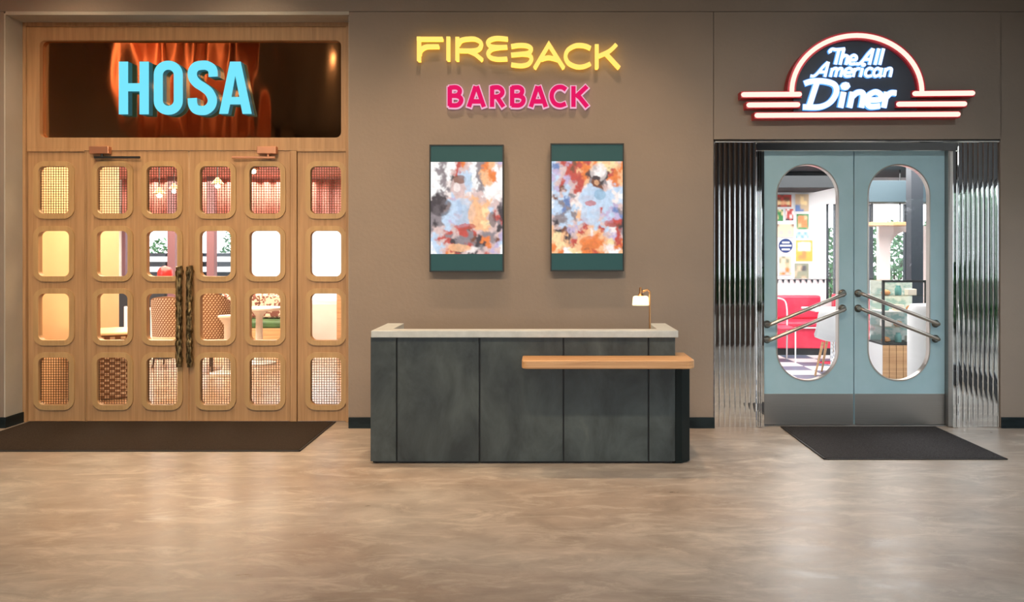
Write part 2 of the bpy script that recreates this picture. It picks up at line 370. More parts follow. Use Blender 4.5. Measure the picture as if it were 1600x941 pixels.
for k in range(5):
    w_ = (XR-2.2-XL-.4)/5; x0 = XL+.4+w_*k; x1 = x0+w_
    w = MB(); w.box(x0, x0+.07, YB-.15, YB-.05, .16, 3.2); w.box(x1-.07, x1, YB-.15, YB-.05, .16, 3.2); w.box(x0+.07, x1-.07, YB-.15, YB-.05, .16, .23); w.box(x0+.07, x1-.07, YB-.15, YB-.05, 3.13, 3.2)
    w = w.build('window_%d' % (k+13), M['dark_wood']); tag(w, 'tall dark timber framed window in the lobby front', 'window', 'front windows of the lobby', 'structure')
    MB().box(x0+.07, x1-.07, YB-.105, YB-.095, .23, 3.13).build('pane', M['glass'], w)
yy = -.42
for k in range(5):
    y1 = yy-1.64
    w = MB().box(XR+.05, XR+.15, yy-.06, yy, .16, 2.3); w.box(XR+.05, XR+.15, y1, y1+.06, .16, 2.3); w.box(XR+.05, XR+.15, y1, yy, .16, .22); w.box(XR+.05, XR+.15, y1, yy, 2.24, 2.3)
    w = w.build('window_%d' % (k+3), M['slate_blue']); tag(w, 'dark framed garden window in the right wall of the lobby', 'window', 'garden windows of the lobby', 'structure')
    MB().box(XR+.095, XR+.105, y1+.06, yy-.06, .22, 2.24).build('pane', M['glass'], w)
    yy = y1
# black skirting
zb = PZ(652)
def skirt(name, x0, x1, y0, y1, lab):
    tag(MB().box(x0, x1, y0, y1, 0, zb).build(name, M['skirting'], bevel=.003), lab, 'skirting', kind='structure')
skirt('baseboard_left', XL, xo0+.012, -.016, -.001, 'short black skirting left of the wooden entrance')
skirt('baseboard_recess', xo0+.0125, xo0+.026, -.016, .25, 'black skirting along the jamb of the wooden entrance')
skirt('baseboard_middle', xo1, PX(1117)-.004, -.016, -.001, 'black skirting behind the reception desk')
skirt('baseboard_right', xd1+.004, XR, -.016, -.001, 'black skirting right of the chrome fluted panel')

# ceiling lights of the lobby, with the added fill spotlights
dl = MB().lathe([(.075, 0), (.075, -.055), (.055, -.055), (.055, -.03), (.0, -.03)], n=20).mesh('housing', M['black'], 40)
ln = MB().lathe([(.0, -.034), (.05, -.034), (.05, -.031), (0, -.031)], n=20).mesh('lens', M['spot_lens'])
DLL = ['leftmost ceiling downlight over the oak doors', 'ceiling downlight over the right oak door', 'ceiling downlight over the left wall display', 'ceiling downlight over the right wall display', 'ceiling downlight over the teal doors', 'added ceiling downlight brightening the rust red drape']
for i, (x, y, w, c, cone) in enumerate(DOWNLIGHTS):
    t = empty('downlight', (x, y, CEIL)); tag(t, DLL[i], 'downlight', 'ceiling downlights')
    put('housing', dl, t); put('lens', ln, t)
for x, y, w, c, ax_, ay_, az_ in FILL_SPOTS:
    t = empty('fill_spotlight', (x, y, CEIL)); tag(t, 'added black fill spotlight aimed at '+['the rust red drape', 'the left oak sidelight', 'the right oak door', 'the left wall display', 'the wall right of the desk', 'the teal doors'][FILL_SPOTS.index((x, y, w, c, ax_, ay_, az_))], 'spotlight', 'added fill spotlights')
    d = Vector((ax_-x, ay_-y, az_-(CEIL-.25))).normalized()
    MB().tube([(0, 0, 0), (0, 0, -.25)], .012, 8).build('stem', M['black'], t)
    MB().tube([Vector((0, 0, -.25))-d*.09, Vector((0, 0, -.25))+d*.07], .05, 16).build('housing', M['black'], t, smooth=40)
    MB().tube([Vector((0, 0, -.25))+d*.07, Vector((0, 0, -.25))+d*.074], .042, 16).build('lens', M['spot_lens'], t)
pf = MB().box(-.62, .62, -.17, .17, -.05, 0).mesh('tray', M['black']); pd = MB().box(-.59, .59, -.14, .14, -.054, -.05).mesh('diffuser', M['panel_light'])
for x in (-1.6, .6, 2.8):
    for y in (-5.2, -8.2, -11):
        t = empty('ceiling_light', (x, y, CEIL)); tag(t, 'light panel on the lobby ceiling, %s in the row %s' % ({-1.6: 'left', .6: 'middle', 2.8: 'right'}[x], {-5.2: 'nearest the shops', -8.2: 'above the middle of the lobby', -11: 'nearest the glazed front'}[y]), 'ceiling light', 'lobby light panels')
        put('tray', pf, t); put('diffuser', pd, t)

# ------------------------------------------------------------------ wooden entrance
YF = .25; D = YF
def X5(px): return PX(px, YF)
def Z5(py): return PZ(py, YF)
zt = Z5(235); xa0, xa1 = xo0+.012, xo1-.012
entry = empty('trim_1', (0, 0, 0)); tag(entry, 'limed oak surround framing the double doors under the blue letters', 'door frame', kind='structure')
head = prism([rect(xa0, xa1, zt, zo-.012), rrect(X5(62), X5(533), Z5(215), Z5(63), .05)], YF, YF+.06, 'header_panel', M['wood'])
put('header_panel', head, entry, bevel=.004)
MB().box(X5(62)-.03, X5(533)+.03, YF+.045, YF+.0455+.01, Z5(215)-.03, Z5(63)+.03).build('copper_panel', M['copper'], entry)
for a in ((xa0, X5(42), 0, zo-.012), (X5(541), xa1, 0, zo-.012)):
    MB().box(a[0], a[1], YF-.02, YF+.06, a[2], a[3]).build('casing', M['wood'], entry, bevel=.004)
MB().box(X5(42), X5(541), YF-.02, YF, Z5(42), zo-.012).build('casing', M['wood'], entry, bevel=.004)
MB().box(X5(453.5), X5(463.5), YF-.004, YF+.07, 0, zt-.003).build('mullion', M['wood'], entry, bevel=.004)
MB().box(X5(132.2), X5(134.2), YF+.01, YF+.06, 0, zt-.003).build('mullion', M['wood'], entry, bevel=.001)
for a in ((42, 132), (464, 541)):
    MB().box(X5(a[0])+.002, X5(a[1])-.002, YF-.006, YF+.002, zt-.012, zt+.012).build('drip_rail', M['wood'], entry, bevel=.003)
rows = [(260, 334), (361, 432), (459, 532), (559, 633)]
hw = X5(48)-X5(0); hr = .05; rim = .047
wire_bank = {}
def ring_mesh(w, h):
    k = ('ring', round(w, 3), round(h, 3))
    if k not in wire_bank:
        wire_bank[k] = prism([rrect(-w/2-rim, w/2+rim, -h/2-rim, h/2+rim, hr+rim, 8), rrect(-w/2, w/2, -h/2, h/2, hr, 8)], -.016, 0, 'window_trim', M['wood_trim'])
    return wire_bank[k]
def wire_mesh(w, h):
    k = ('wire', round(w, 3), round(h, 3))
    if k not in wire_bank:
        mb = MB(); nx = 14; nz_ = 21; r = .0021
        for i in range(nx+1):
            x = -w/2-.02+(w+.04)*i/nx; mb.box(x-r, x+r, -r, r, -h/2-.02, h/2+.02)
        for i in range(nz_+1):
            z = -h/2-.02+(h+.04)*i/nz_; mb.box(-w/2-.02, w/2+.02, -r*2.6, -r*.6, z-r, z+r)
        wire_bank[k] = mb.mesh('wire_mesh', M['wire'])
    return wire_bank[k]
def pane_mesh(w, h):
    k = ('pane', round(w, 3), round(h, 3))
    if k not in wire_bank: wire_bank[k] = MB().box(-w/2-.02, w/2+.02, -.003, .003, -h/2-.02, h/2+.02).mesh('pane', M['glass'])
    return wire_bank[k]
def leaf(name, x0, x1, cols, label, cat):
    y0 = YF+.012; y1 = YF+.058
    loops = [rect(X5(x0), X5(x1), .006, zt-.004)]
    cells = []
    for cx in cols:
        for ri, (a, b) in enumerate(rows):
            w = hw; h = Z5(a)-Z5(b); c = X5(cx); z = (Z5(a)+Z5(b))/2
            loops.append(rrect(c-w/2, c+w/2, z-h/2, z+h/2, hr, 8)); cells.append((c, z, w, .42, ri))
    t = put(name, prism(loops, y0, y1, name, M['wood']), bevel=.002); tag(t, label, cat, kind='structure')
    for c, z, w, h, ri in cells:
        h = Z5(rows[ri][0])-Z5(rows[ri][1])
        put('window_trim', ring_mesh(w, h), t, (c, y0, z), bevel=.006)
        put('pane', pane_mesh(w, h), t, (c, y1-.012, z))
        if ri in (0, 3): tag(put('wire_mesh', wire_mesh(w, h), t, (c, y1-.024, z)), kind='stuff')
    return t
leaf('window_1', 43, 131.5, [84], 'oak sidelight with four rounded panes at the left end of the wooden entrance', 'sidelight')
d1 = leaf('door_1', 135, 293.6, [175.5, 253], 'left oak door leaf with eight rounded panes under the blue letters', 'door')
d2 = leaf('door_2', 295.4, 452.5, [336.5, 414], 'right oak door leaf with eight rounded panes under the blue letters', 'door')
leaf('window_2', 464.5, 540.5, [509], 'oak sidelight with four rounded panes at the right end of the wooden entrance', 'sidelight')
# cast bronze pulls
def pull(px, parent):
    x = X5(px); mb = MB(); pts = []; rs = []
    n = 46
    for i in range(n+1):
        z = Z5(566)+(Z5(416)-Z5(566))*i/n
        pts.append((x+.003*math.sin(i*1.3), YF-.05+.003*math.cos(i*1.7), z)); rs.append(.028+.0022*math.sin(i*2.1)+.0015*math.sin(i*.9))
    mb.tube(pts, rs, 10)
    h = mb.build('handle', M['bronze'], parent, smooth=60)
    for py in (424, 560):
        MB().tube([(x, YF-.05, Z5(py)), (x, YF+.012, Z5(py))], .016, 10).build('standoff', M['bronze'], h, smooth=40)
    MB().box(x-.02, x+.02, YF-.06, YF-.03, Z5(573), Z5(565)).build('foot', M['bronze'], h, bevel=.004)
pull(283.5, d1); pull(299.8, d2)
# door closers
def closer(px0, px1, ax0, ax1, armmat, label, pin):
    y0 = YF-.062
    t = empty('door_closer', (PX((px0+px1)/2, YF), YF-.002, Z5(235))); tag(t, label, 'door closer', 'closers over the oak doors')
    lx = t.location.x; lz = t.location.z
    MB().box(X5(px0)-lx, X5(px1)-lx, -.06, 0, Z5(241.5)-lz, Z5(230)-lz).build('body', M['copper_satin'], t, bevel=.004)
    MB().box(X5(ax0)-lx, X5(ax1)-lx, -.045, -.026, Z5(248.5)-lz, Z5(245)-lz).build('arm', armmat, t, bevel=.003)
    MB().tube([(X5(pin)-lx, -.035, Z5(246)-lz), (X5(pin)-lx, -.035, Z5(240)-lz)], .011, 8).build('pivot', armmat, t)
closer(145, 175, 151, 222, M['black'], 'copper closer box with a black arm above the left oak door', 163)
closer(405, 434.5, 365, 432, M['copper_satin'], 'copper closer box with a copper arm above the right oak door', 421)

# blue letters
hosa = empty('letter_sign', (0, YF+.045, Z5(140))); tag(hosa, 'large glowing blue HOSA letters on the copper panel', 'sign')
def c1(x, y): return (PX(x*.3506, YF), PZ(y*.3506, YF))   # measured on an enlarged view
yf, yb_ = YF-.03, YF+.045
def sub(me_, off):
    for v in me_.vertices: v.co -= Vector(off)
    return me_
hz = hosa.location
def letter(loops, name='letter'):
    L2 = [[c1(*p) for p in lp] for lp in loops]
    o = put('letter', sub(prism(L2, yf+.003, yb_, 'letter', M['cyan_side']), hz), hosa)
    put('face', sub(prism(L2, yf, yf+.003, 'face', M['cyan']), hz), o)
letter([[(537, 278), (578, 278), (578, 374), (629, 374), (629, 278), (670, 278), (670, 512), (629, 512), (629, 410), (578, 410), (578, 512), (537, 512)]])
def oval(x0, x1, y0, y1, r): 
    return [(a, b) for a, b in rrect(x0, x1, y0, y1, r, 8)]
letter([oval(692, 821, 274, 514, 62), oval(732, 781, 314, 474, 24)])
sc = smooth([(956, 345), (952, 312), (930, 296), (908, 294), (880, 300), (864, 322), (866, 350), (884, 374), (912, 392), (938, 414), (952, 446), (946, 474), (926, 492), (905, 495), (880, 490), (866, 470), (863, 440)], 5)
mb = MB(); mb2 = MB(); cs = [c1(p.x, p.y) for p in sc]; wS = 41*.3506/F*7.25
mb.stroke(cs, wS, yf+.003, yb_); mb2.stroke(cs, wS, yf, yf+.003)
mm = mb.mesh('letter', M['cyan_side']); so = put('letter', sub(mm, hz), hosa); put('face', sub(mb2.mesh('face', M['cyan']), hz), so)
letter([[(1031, 278), (1078, 278), (1127, 510), (1086, 510), (1078, 468), (1031, 468), (1022, 510), (982, 510)], [(1054, 340), (1037, 435), (1072, 435)]])

# ------------------------------------------------------------------ the two door mats
def floor_mat(x0, x1, y0, y1, m, label):
    t = MB().box(x0+.02, x1-.02, y0+.02, y1-.02, .001, .012).build('door_mat', m); tag(t, label, 'door mat')
    e = MB(); e.box(x0, x1, y0, y0+.022, .001, .009); e.box(x0, x1, y1-.022, y1, .001, .009); e.box(x0, x0+.022, y0, y1, .001, .009); e.box(x1-.022, x1, y0, y1, .001, .009)
    e.build('rubber_edge', M['mat_edge'], t, bevel=.003)
floor_mat(-4.655, -1.88, -.83, .235, M['mat_brown'], 'wide dark brown doormat in front of the oak doors')
floor_mat(2.075, 3.44, -1.07, .03, M['mat'], 'black doormat in front of the grey teal doors')

# ------------------------------------------------------------------ wall letters and screens
YS = -.05
def c5(x, y, yv=YS): return (PX(620+x*.2375, yv), PZ(30+y*.2375, yv))
fb = empty('neon_sign', (PX(810, YS), 0, PZ(90, YS))); tag(fb, 'glowing yellow FIREBACK letters on the taupe wall', 'sign')
BI = 0.2375/F*6.95
letters = [
    [[(133, 132), (303, 132)], [(147, 118), (147, 276)], smooth([(150, 235), (158, 205), (190, 184), (235, 181), (277, 181)])],
    [[(340, 118), (340, 272)]],
    [[(399, 120), (399, 273)], smooth([(405, 168), (425, 140), (470, 131), (515, 132), (548, 150), (556, 172), (540, 198), (500, 208), (412, 208)]), smooth([(470, 210), (510, 228), (562, 270)])],
    [smooth([(730, 132), (660, 126), (615, 137), (600, 158), (618, 180), (670, 186), (727, 184)]), smooth([(680, 187), (625, 198), (602, 226), (615, 252), (660, 264), (727, 262)])],
    [smooth([(752, 180), (810, 172), (860, 177), (884, 197), (868, 222), (820, 230), (752, 236)]), smooth([(820, 230), (868, 236), (886, 262), (868, 294), (820, 307), (753, 300)])],
    [[(908, 323), (1000, 168), (1097, 323)], smooth([(950, 266), (1000, 254), (1066, 270)])],
    [smooth([(1274, 192), (1235, 176), (1180, 174), (1130, 200), (1110, 244), (1128, 288), (1180, 313), (1230, 312), (1274, 294)])],
    [[(1315, 168), (1315, 325)], smooth([(1444, 168), (1400, 210), (1330, 244)]), [(1372, 224), (1462, 322)]],
]
fl_ = fb.location
for ls in letters:
    a = MB(); b = MB()
    for st in ls:
        p = [c5(q[0], q[1]) for q in st]
        a.stroke(p, 25*BI, YS-.022, YS+.012); b.stroke(p, 17*BI, YS+.012, -.001)
    o = put('letter', sub(a.mesh('letter', M['yellow']), fl_), fb); put('backlight', sub(b.mesh('backlight', M['yellow_back']), fl_), o)

bb = empty('neon_sign', (PX(808, YS), 0, PZ(150, YS))); tag(bb, 'magenta BARBACK letters with pale pink outlines below the yellow letters', 'sign')
bl = bb.location
def Bc(x): return [[(x+19, 450), (x+19, 568)], smooth([(x+19, 452), (x+62, 450), (x+84, 466), (x+80, 490), (x+62, 503), (x+19, 504)]), smooth([(x+19, 505), (x+66, 506), (x+92, 522), (x+90, 548), (x+66, 567), (x+19, 567)])]
def Ac(x): return [[(x+16, 574), (x+58, 446)], [(x+68, 446), (x+112, 574)], [(x+35, 542), (x+94, 542)]]
barb = [Bc(330), Ac(460), [[(627, 446), (627, 574)], smooth([(627, 452), (668, 450), (692, 468), (692, 492), (668, 510), (627, 512)]), [(660, 512), (700, 574)]], Bc(740), Ac(867),
        [smooth([(1110, 462), (1085, 448), (1050, 452), (1024, 480), (1020, 520), (1040, 556), (1075, 568), (1108, 558)])],
        [[(1162, 446), (1162, 574)], [(1248, 446), (1180, 510)], [(1190, 500), (1250, 574)]]]
YT = -.035
for ls in barb:
    a = MB(); b = MB()
    for st in ls:
        p = [c5(q[0], q[1], YT) for q in st]
        def ext(p, e):
            p = [Vector(q) for q in p]; p[0] = p[0]+(p[0]-p[1]).normalized()*e; p[-1] = p[-1]+(p[-1]-p[-2]).normalized()*e; return p
        a.stroke(ext(p, 4*BI), 29*BI, YT-.012, YT+.0); b.stroke(ext(p, 11*BI), 43*BI, YT, -.001)
    o = put('letter', sub(a.mesh('letter', M['magenta']), bl), bb); put('outline', sub(b.mesh('outline', M['pink_rim']), bl), o)

PAL = dict(W=(255, 253, 252), w=(250, 236, 232), p=(222, 192, 188), b=(196, 218, 242), B=(104, 132, 186), k=(58, 52, 62), g=(142, 132, 138), o=(236, 128, 62), O=(250, 190, 142), r=(196, 74, 66),
           n=(122, 72, 54), y=(252, 226, 170), t=(150, 182, 182), v=(196, 180, 214), G=(60, 140, 80), T=(206, 182, 148), N=(38, 62, 120), Y=(240, 170, 50), A=(140, 145, 120), C=(228, 208, 180), c=(120, 170, 200))
PAL = {k: srgb(*v) for k, v in PAL.items()}
def picture(rowsrc, x0, x1, z0, z1, y, nx, nz_, warp, name, m, seed=0, shapes=()):
    h = len(rowsrc); w = len(rowsrc[0]); vs = []; cols = []
    for j in range(nz_+1):
        for i in range(nx+1):
            u = i/nx; v = j/nz_; vs.append((x0+(x1-x0)*u, y, z1+(z0-z1)*v))
            q = Vector((u*5+seed, v*6, seed*1.7)); q2 = Vector((u*14, v*17+seed, 3.1))
            q3 = Vector((u*30+seed, v*36, 2.2)); dx_ = noise.noise(q)+.7*noise.noise(q2)+.55*noise.noise(q3); dy_ = noise.noise(q+Vector((9, 4, 2)))+.7*noise.noise(q2+Vector((5, 1, 7)))+.55*noise.noise(q3+Vector((3, 8, 1)))
            gx = u*(w-1)+warp*dx_; gy = v*(h-1)+warp*dy_
            gx = min(max(gx, 0), w-1.001); gy = min(max(gy, 0), h-1.001); a, b = int(gx), int(gy); fx, fy = gx-a, gy-b
            sm = lambda t: t*t*(3-2*t)
            fx, fy = sm(sm(fx)), sm(sm(fy))
            k = lambda yy_, xx: PAL[rowsrc[min(yy_, h-1)][min(xx, w-1)]]
            c = [(k(b, a)[n]*(1-fx)+k(b, a+1)[n]*fx)*(1-fy)+(k(b+1, a)[n]*(1-fx)+k(b+1, a+1)[n]*fx)*fy for n in range(3)]
            for (cx, cy, rx, ry__, kk, al) in shapes:
                e = ((u+dx_*.012-cx)/rx)**2+((v+dy_*.012-cy)/ry__)**2; aa = al*min(1, max(0, (1.15-e)/.3))
                c = [c[n]*(1-aa)+PAL[kk][n]*aa for n in range(3)]
            s = 1+(.16*noise.noise(Vector((u*22+seed, v*27, 1.3)))+.08*noise.noise(Vector((u*50, v*60, seed))) if warp > .3 else 0)
            cols += [min(1, max(0, x*s)) for x in c]+[1]
    fs = [(j*(nx+1)+i, (j+1)*(nx+1)+i, (j+1)*(nx+1)+i+1, j*(nx+1)+i+1) for j in range(nz_) for i in range(nx)]
    me = bpy.data.meshes.new(name); me.from_pydata(vs, [], fs); me.materials.append(m)
    ca = me.color_attributes.new('print', 'FLOAT_COLOR', 'POINT'); ca.data.foreach_set('color', cols); me.update()
    return me
PIC1 = ["WWgWWropWgoOpv", "WWgWWrppWgoOWp", "WWgWprbbWgOoWW", "WWgWknbtWgOoWW", "WWgwknbbWgOWWW", "WWWgpvpbWgWWWW", "WWgwbppwppWWww", "wkkpvpOpOpOwWw", "kkgbbBbOOOOppg", "kgkpbBgnOyybpk",
        "gggbbrgpOyOprk", "gkgbvgnpOOypgr", "gppbprrnpOOpkg", "pbprprrgrpggpv", "bbrgpgggnkognv", "Wbprkggrgkopvb", "WbbprkpwwgpvpW", "WbpoOrpkkprpvW"]
PIC2 = ["bprvnorOoyOypo", "bBprnroOkWyyOo", "bvprrOokWWkroO", "vbpvrrokkkkooO", "bprvprOgnkgwoO", "bvnbprwbnnpwbb", "wbpbgwbbBbbbwW", "wnbBpwrrbbbbwb", "WbgBwwprrbbbvp", "bbBgbwwbprbvBg",
        "pggbgOpbbpvbvB", "pkgbpbrwppbvrk", "OpbpvprObbpgnk", "OknvprOwOrbwrg", "OyOkpOOpoOpvrp", "OyyOrOooroOyro", "oyOWyOonoOwwon", "OOoWWyooroOWWO"]
def display(x0, x1, y0, y1, iy0, iy1, pic, label, seed, shapes):
    yf = -.085; X = lambda p: PX(p, yf); Z = lambda p: PZ(p, yf)
    cx, cz = (X(x0)+X(x1))/2, (Z(y0)+Z(y1))/2
    t = empty('wall_display', (cx, 0, cz)); tag(t, label, 'display')
    a, b, c, d = X(x0)-cx, X(x1)-cx, Z(y1)-cz, Z(y0)-cz; e = .011
    put('housing', prism([rect(a, b, c, d), rect(a+e, b-e, c+e, d-e)], yf-.004, -.03, 'housing', M['black']), t)
    MB().box(a+e, b-e, yf+.006, -.03, c+e, d-e).build('screen_glass', M['screen_teal'], t)
    put('picture', picture(pic, a+e, b-e, Z(iy1)-cz, Z(iy0)-cz, yf+.0045, 96, 124, .8, 'picture', M['screen'], seed, shapes), t)
    MB().box(a+.1, b-.1, -.03, 0, c+.15, d-.15).build('wall_bracket', M['black'], t)
display(671, 787, 226, 425, 253, 397, PIC1, 'lit display left of centre with a blurred pale seated figure', 1.0, ((.14, .50, .16, .09, 'k', .7), (.44, .55, .18, .16, 'b', .75), (.62, .58, .10, .14, 'O', .8), (.48, .70, .16, .03, 'r', .7), (.38, .27, .10, .11, 'p', .85), (.40, .19, .09, .05, 'n', .8), (.36, .28, .05, .05, 'w', .8), (.51, .2, .05, .10, 'b', .7), (.40, .93, .16, .04, 'O', .8), (.86, .62, .05, .08, 'k', .6)))
display(860, 975, 224, 424, 252, 396, PIC2, 'lit display nearer the diner with a blurred man in pale blue', 6.0, ((.66, .12, .12, .10, 'w', .55), (.58, .40, .20, .12, 'b', .85), (.55, .56, .14, .14, 'b', .8), (.55, .46, .08, .03, 'r', .7), (.68, .36, .08, .06, 'c', .6), (.62, .22, .058, .065, 'n', .95), (.625, .18, .055, .03, 'k', .95), (.63, .235, .035, .03, 'O', .6), (.84, .68, .09, .04, 'r', .7), (.55, .88, .16, .07, 'o', .8)))

# ------------------------------------------------------------------ diner sign
YD = -.13
def c8(x, y): return (PX(1130+x*.2625, YD), PZ(30+y*.2625, YD))
K = .2625/F*6.87
ds = empty('diner_sign', (PX(1342, YD), 0, PZ(130, YD))); tag(ds, 'arched red neon sign reading The All American Diner in white script', 'sign'); dlc = ds.location
def dpart(mb, name, m, parent=ds): return put(name, sub(mb.mesh(name, m, 40), dlc), parent)
arc = [(800+388*math.cos(a), 430-336*math.sin(a)) for a in [PI*k/40 for k in range(41)]]
back = [c8(*p) for p in [(800+372*math.cos(a), 430-320*math.sin(a)) for a in [PI*k/40 for k in range(41)]]]+[c8(430, 545), c8(1170, 545)]
put('backing_panel', sub(prism([back], -.075, -.055, 'backing_panel', M['navy']), dlc), ds)
MB().box(PX(1290)-dlc.x, PX(1395)-dlc.x, -.055, 0, PZ(140)-dlc.z, PZ(100)-dlc.z).build('wall_mount', M['black'], ds)
pa = [c8(*p) for p in arc]
ch = MB().stroke(pa, 50*K, YD+.02, -.001); ch = dpart(ch, 'arch_channel', M['dark_red'])
tb = MB().tube([(p[0], YD+.018, p[1]) for p in pa], 14*K, 10); put('neon_tube', sub(tb.mesh('neon_tube', M['neon_red'], 60), dlc), ch)
for (x0, y0, x1, y1) in ((110, 447, 472, 445), (1132, 441, 1505, 438), (142, 509, 462, 507), (1036, 504, 1457, 502), (190, 571, 1418, 564)):
    p = [c8(x0, y0), c8(x1, y1)]
    b = MB().stroke(p, 40*K, YD+.02, -.001); b = dpart(b, 'bar_channel', M['dark_red'])
    q0 = Vector((p[0][0]+14*K, YD+.018, p[0][1])); q1 = Vector((p[1][0]-14*K, YD+.018, p[1][1])); d = (q1-q0).normalized()
    tb = MB().tube([q0-d*14*K, q0-d*11*K, q0-d*6*K, q0, q1, q1+d*6*K, q1+d*11*K, q1+d*14*K], [3*K, 9*K, 13*K, 15*K, 15*K, 13*K, 9*K, 3*K], 10)
    put('neon_tube', sub(tb.mesh('neon_tube', M['neon_red'], 60), dlc), b)
def arcpts(cx, cy, rx, ry, a0, a1, n=10): return [(cx+rx*math.cos(R(a0+(a1-a0)*k/n)), cy+ry*math.sin(R(a0+(a1-a0)*k/n))) for k in range(n+1)]
SF = {  # script letters as pen strokes, x advances, x height .58, cap height 1
    'T': (.50, [smooth([(-.06, .72), (-.12, .84), (-.02, .96), (.20, .93), (.62, .98)]), [(.32, .93), (.32, .02)]]),
    'h': (.44, [[(.06, 1), (.06, 0)], smooth([(.06, .38), (.18, .56), (.34, .50), (.35, .30), (.35, 0)])]),
    'e': (.42, [smooth([(.07, .28), (.34, .30), (.34, .48), (.20, .58), (.06, .46), (.04, .22), (.14, .04), (.38, .06)])]),
    'A': (.66, [smooth([(-.22, .06), (-.08, .04), (.06, .20), (.26, .66), (.44, .98)]), [(.46, 1), (.46, 0)], [(.10, .32), (.46, .32)]]),
    'l': (.24, [[(.08, 1), (.08, 0)]]),
    'm': (.64, [[(.06, .58), (.06, 0)], smooth([(.06, .40), (.16, .56), (.28, .50), (.29, 0)]), smooth([(.29, .40), (.40, .56), (.52, .50), (.53, 0)])]),
    'r': (.32, [[(.06, .58), (.06, 0)], smooth([(.06, .36), (.16, .54), (.30, .54)])]),
    'i': (.24, [[(.08, .58), (.08, 0)], arcpts(.09, .80, .045, .045, 0, 360, 8)]),
    'c': (.38, [smooth([(.34, .50), (.18, .58), (.05, .42), (.05, .16), (.18, .03), (.36, .08)])]),
    'a': (.50, [smooth([(.30, .48), (.17, .57), (.05, .42), (.05, .18), (.16, .03), (.30, .12)]), [(.36, .60), (.36, .08), (.46, .0)]]),
    'n': (.42, [[(.06, .58), (.06, 0)], smooth([(.06, .38), (.18, .56), (.33, .50), (.35, 0)])]),
    'D': (.80, [[(.18, .98), (.10, .02)], smooth([(-.12, .90), (.05, .98), (.35, .98), (.62, .85), (.70, .55), (.60, .20), (.36, .02), (-.04, .02)])]),
    ' ': (.22, [])}
def write(txt, x0, x1, yb, yt, pen, shear, yfront):
    adv = []; x = 0
    for c in txt: adv.append(x); x += SF[c][0]
    lo = -.06 if txt[0] in 'TD' else (-.2 if txt[0] == 'A' else 0)
    sx = (x1-x0-(yb-yt)*shear)/(x-lo); h = yb-yt
    for c, ax in zip(txt, adv):
        if c == ' ': continue
        a = MB(); b = MB()
        for st in SF[c][1]:
            p = [c8(x0+(ax+q[0]-lo)*sx+q[1]*h*shear, yb-q[1]*h) for q in st]
            cl = c == 'i' and len(p) > 6
            a.stroke(p[:-1] if cl else p, pen*K, yfront, yfront+.016, closed=cl); b.stroke(p[:-1] if cl else p, pen*K+7*K, yfront+.008, -.074, closed=cl)
        o = put('letter', sub(a.mesh('letter', M['script']), dlc), ds); put('glow_edge', sub(b.mesh('glow_edge', M['script_halo']), dlc), o)
write('The All', 632, 985, 264, 168, 17, .24, -.098)
write('American', 530, 1035, 337, 248, 15.5, .24, -.098)
write('Diner', 478, 1060, 522, 362, 32, .2, -.104)

# ------------------------------------------------------------------ reception desk
desk = empty('reception_desk', (-.15, -.9, 0)); tag(desk, 'reception desk clad in dark slate panels with a pale stone top', 'desk'); dk = desk.location
YK = -1.18
def dx(px): return PX(px, YK)-dk.x
def dbox(name, m, x0, x1, y0, y1, z0, z1, bevel=.002, parent=None):
    return MB().box(x0, x1, y0-dk.y, y1-dk.y, z0, z1).build(name, m, parent or desk, bevel=bevel)
ztop = .972; zun = PZ(527, YK)
L_, R_ = dx(579), dx(1055)
dbox('carcass', M['black'], L_+.012, R_-.012, YK+.022, YK+.13, .004, zun)
dbox('carcass', M['black'], L_+.012, L_+.12, YK+.13, -.56, .004, zun)
dbox('carcass', M['black'], R_-.12, R_-.012, YK+.13, -.56, .004, zun)
for a, b in ((579, 618.8), (621.2, 748.2), (750.6, 879.2), (881.6, 1012), (1014.4, 1055)):
    dbox('front_panel', M['slate'], dx(a), dx(b), YK, YK+.022, .018, zun)
dbox('side_panel', M['slate'], L_-.001, L_+.012, YK+.023, -.55, .018, zun)
dbox('side_panel', M['slate'], R_-.012, R_+.001, YK+.023, -.55, .018, zun)
ct = MB(); x0, x1 = -1.252-dk.x, .972-dk.x; ya, yb2, w = YK-.03-dk.y, -.6-dk.y, .132
vs = [(x0, ya), (x1, ya), (x1, yb2), (x1-w, yb2), (x1-w, ya+w+.01), (x0+w, ya+w+.01), (x0+w, yb2), (x0, yb2)]
ct.add([(x, y, z) for z in (zun, ztop) for x, y in vs], [(7, 6, 5, 4, 3, 2, 1, 0), (8, 9, 10, 11, 12, 13, 14, 15)]+[(i, (i+1) % 8, 8+(i+1) % 8, 8+i) for i in range(8)])
ct.build('counter_top', M['quartz'], desk, bevel=.004)
dbox('work_surface', M['quartz'], L_+.12, R_-.12, YK+.13, -.58, .73, .757)
# lower side cabinet, corner cut off at the front
sc_ = MB(); p = [(R_+.002, YK+.004-dk.y), (R_+.05, YK+.004-dk.y), (R_+.118, YK+.07-dk.y), (R_+.118, -.55-dk.y), (R_+.002, -.55-dk.y)]
n = len(p); zz = (.006, .726)
sc_.add([(x, y, z) for z in zz for x, y in p], [tuple(range(n))[::-1], tuple(range(n, 2*n))]+[(i, (i+1) % n, n+(i+1) % n, n+i) for i in range(n)])
sc_.build('side_cabinet', M['teal_black'], desk, bevel=.002)
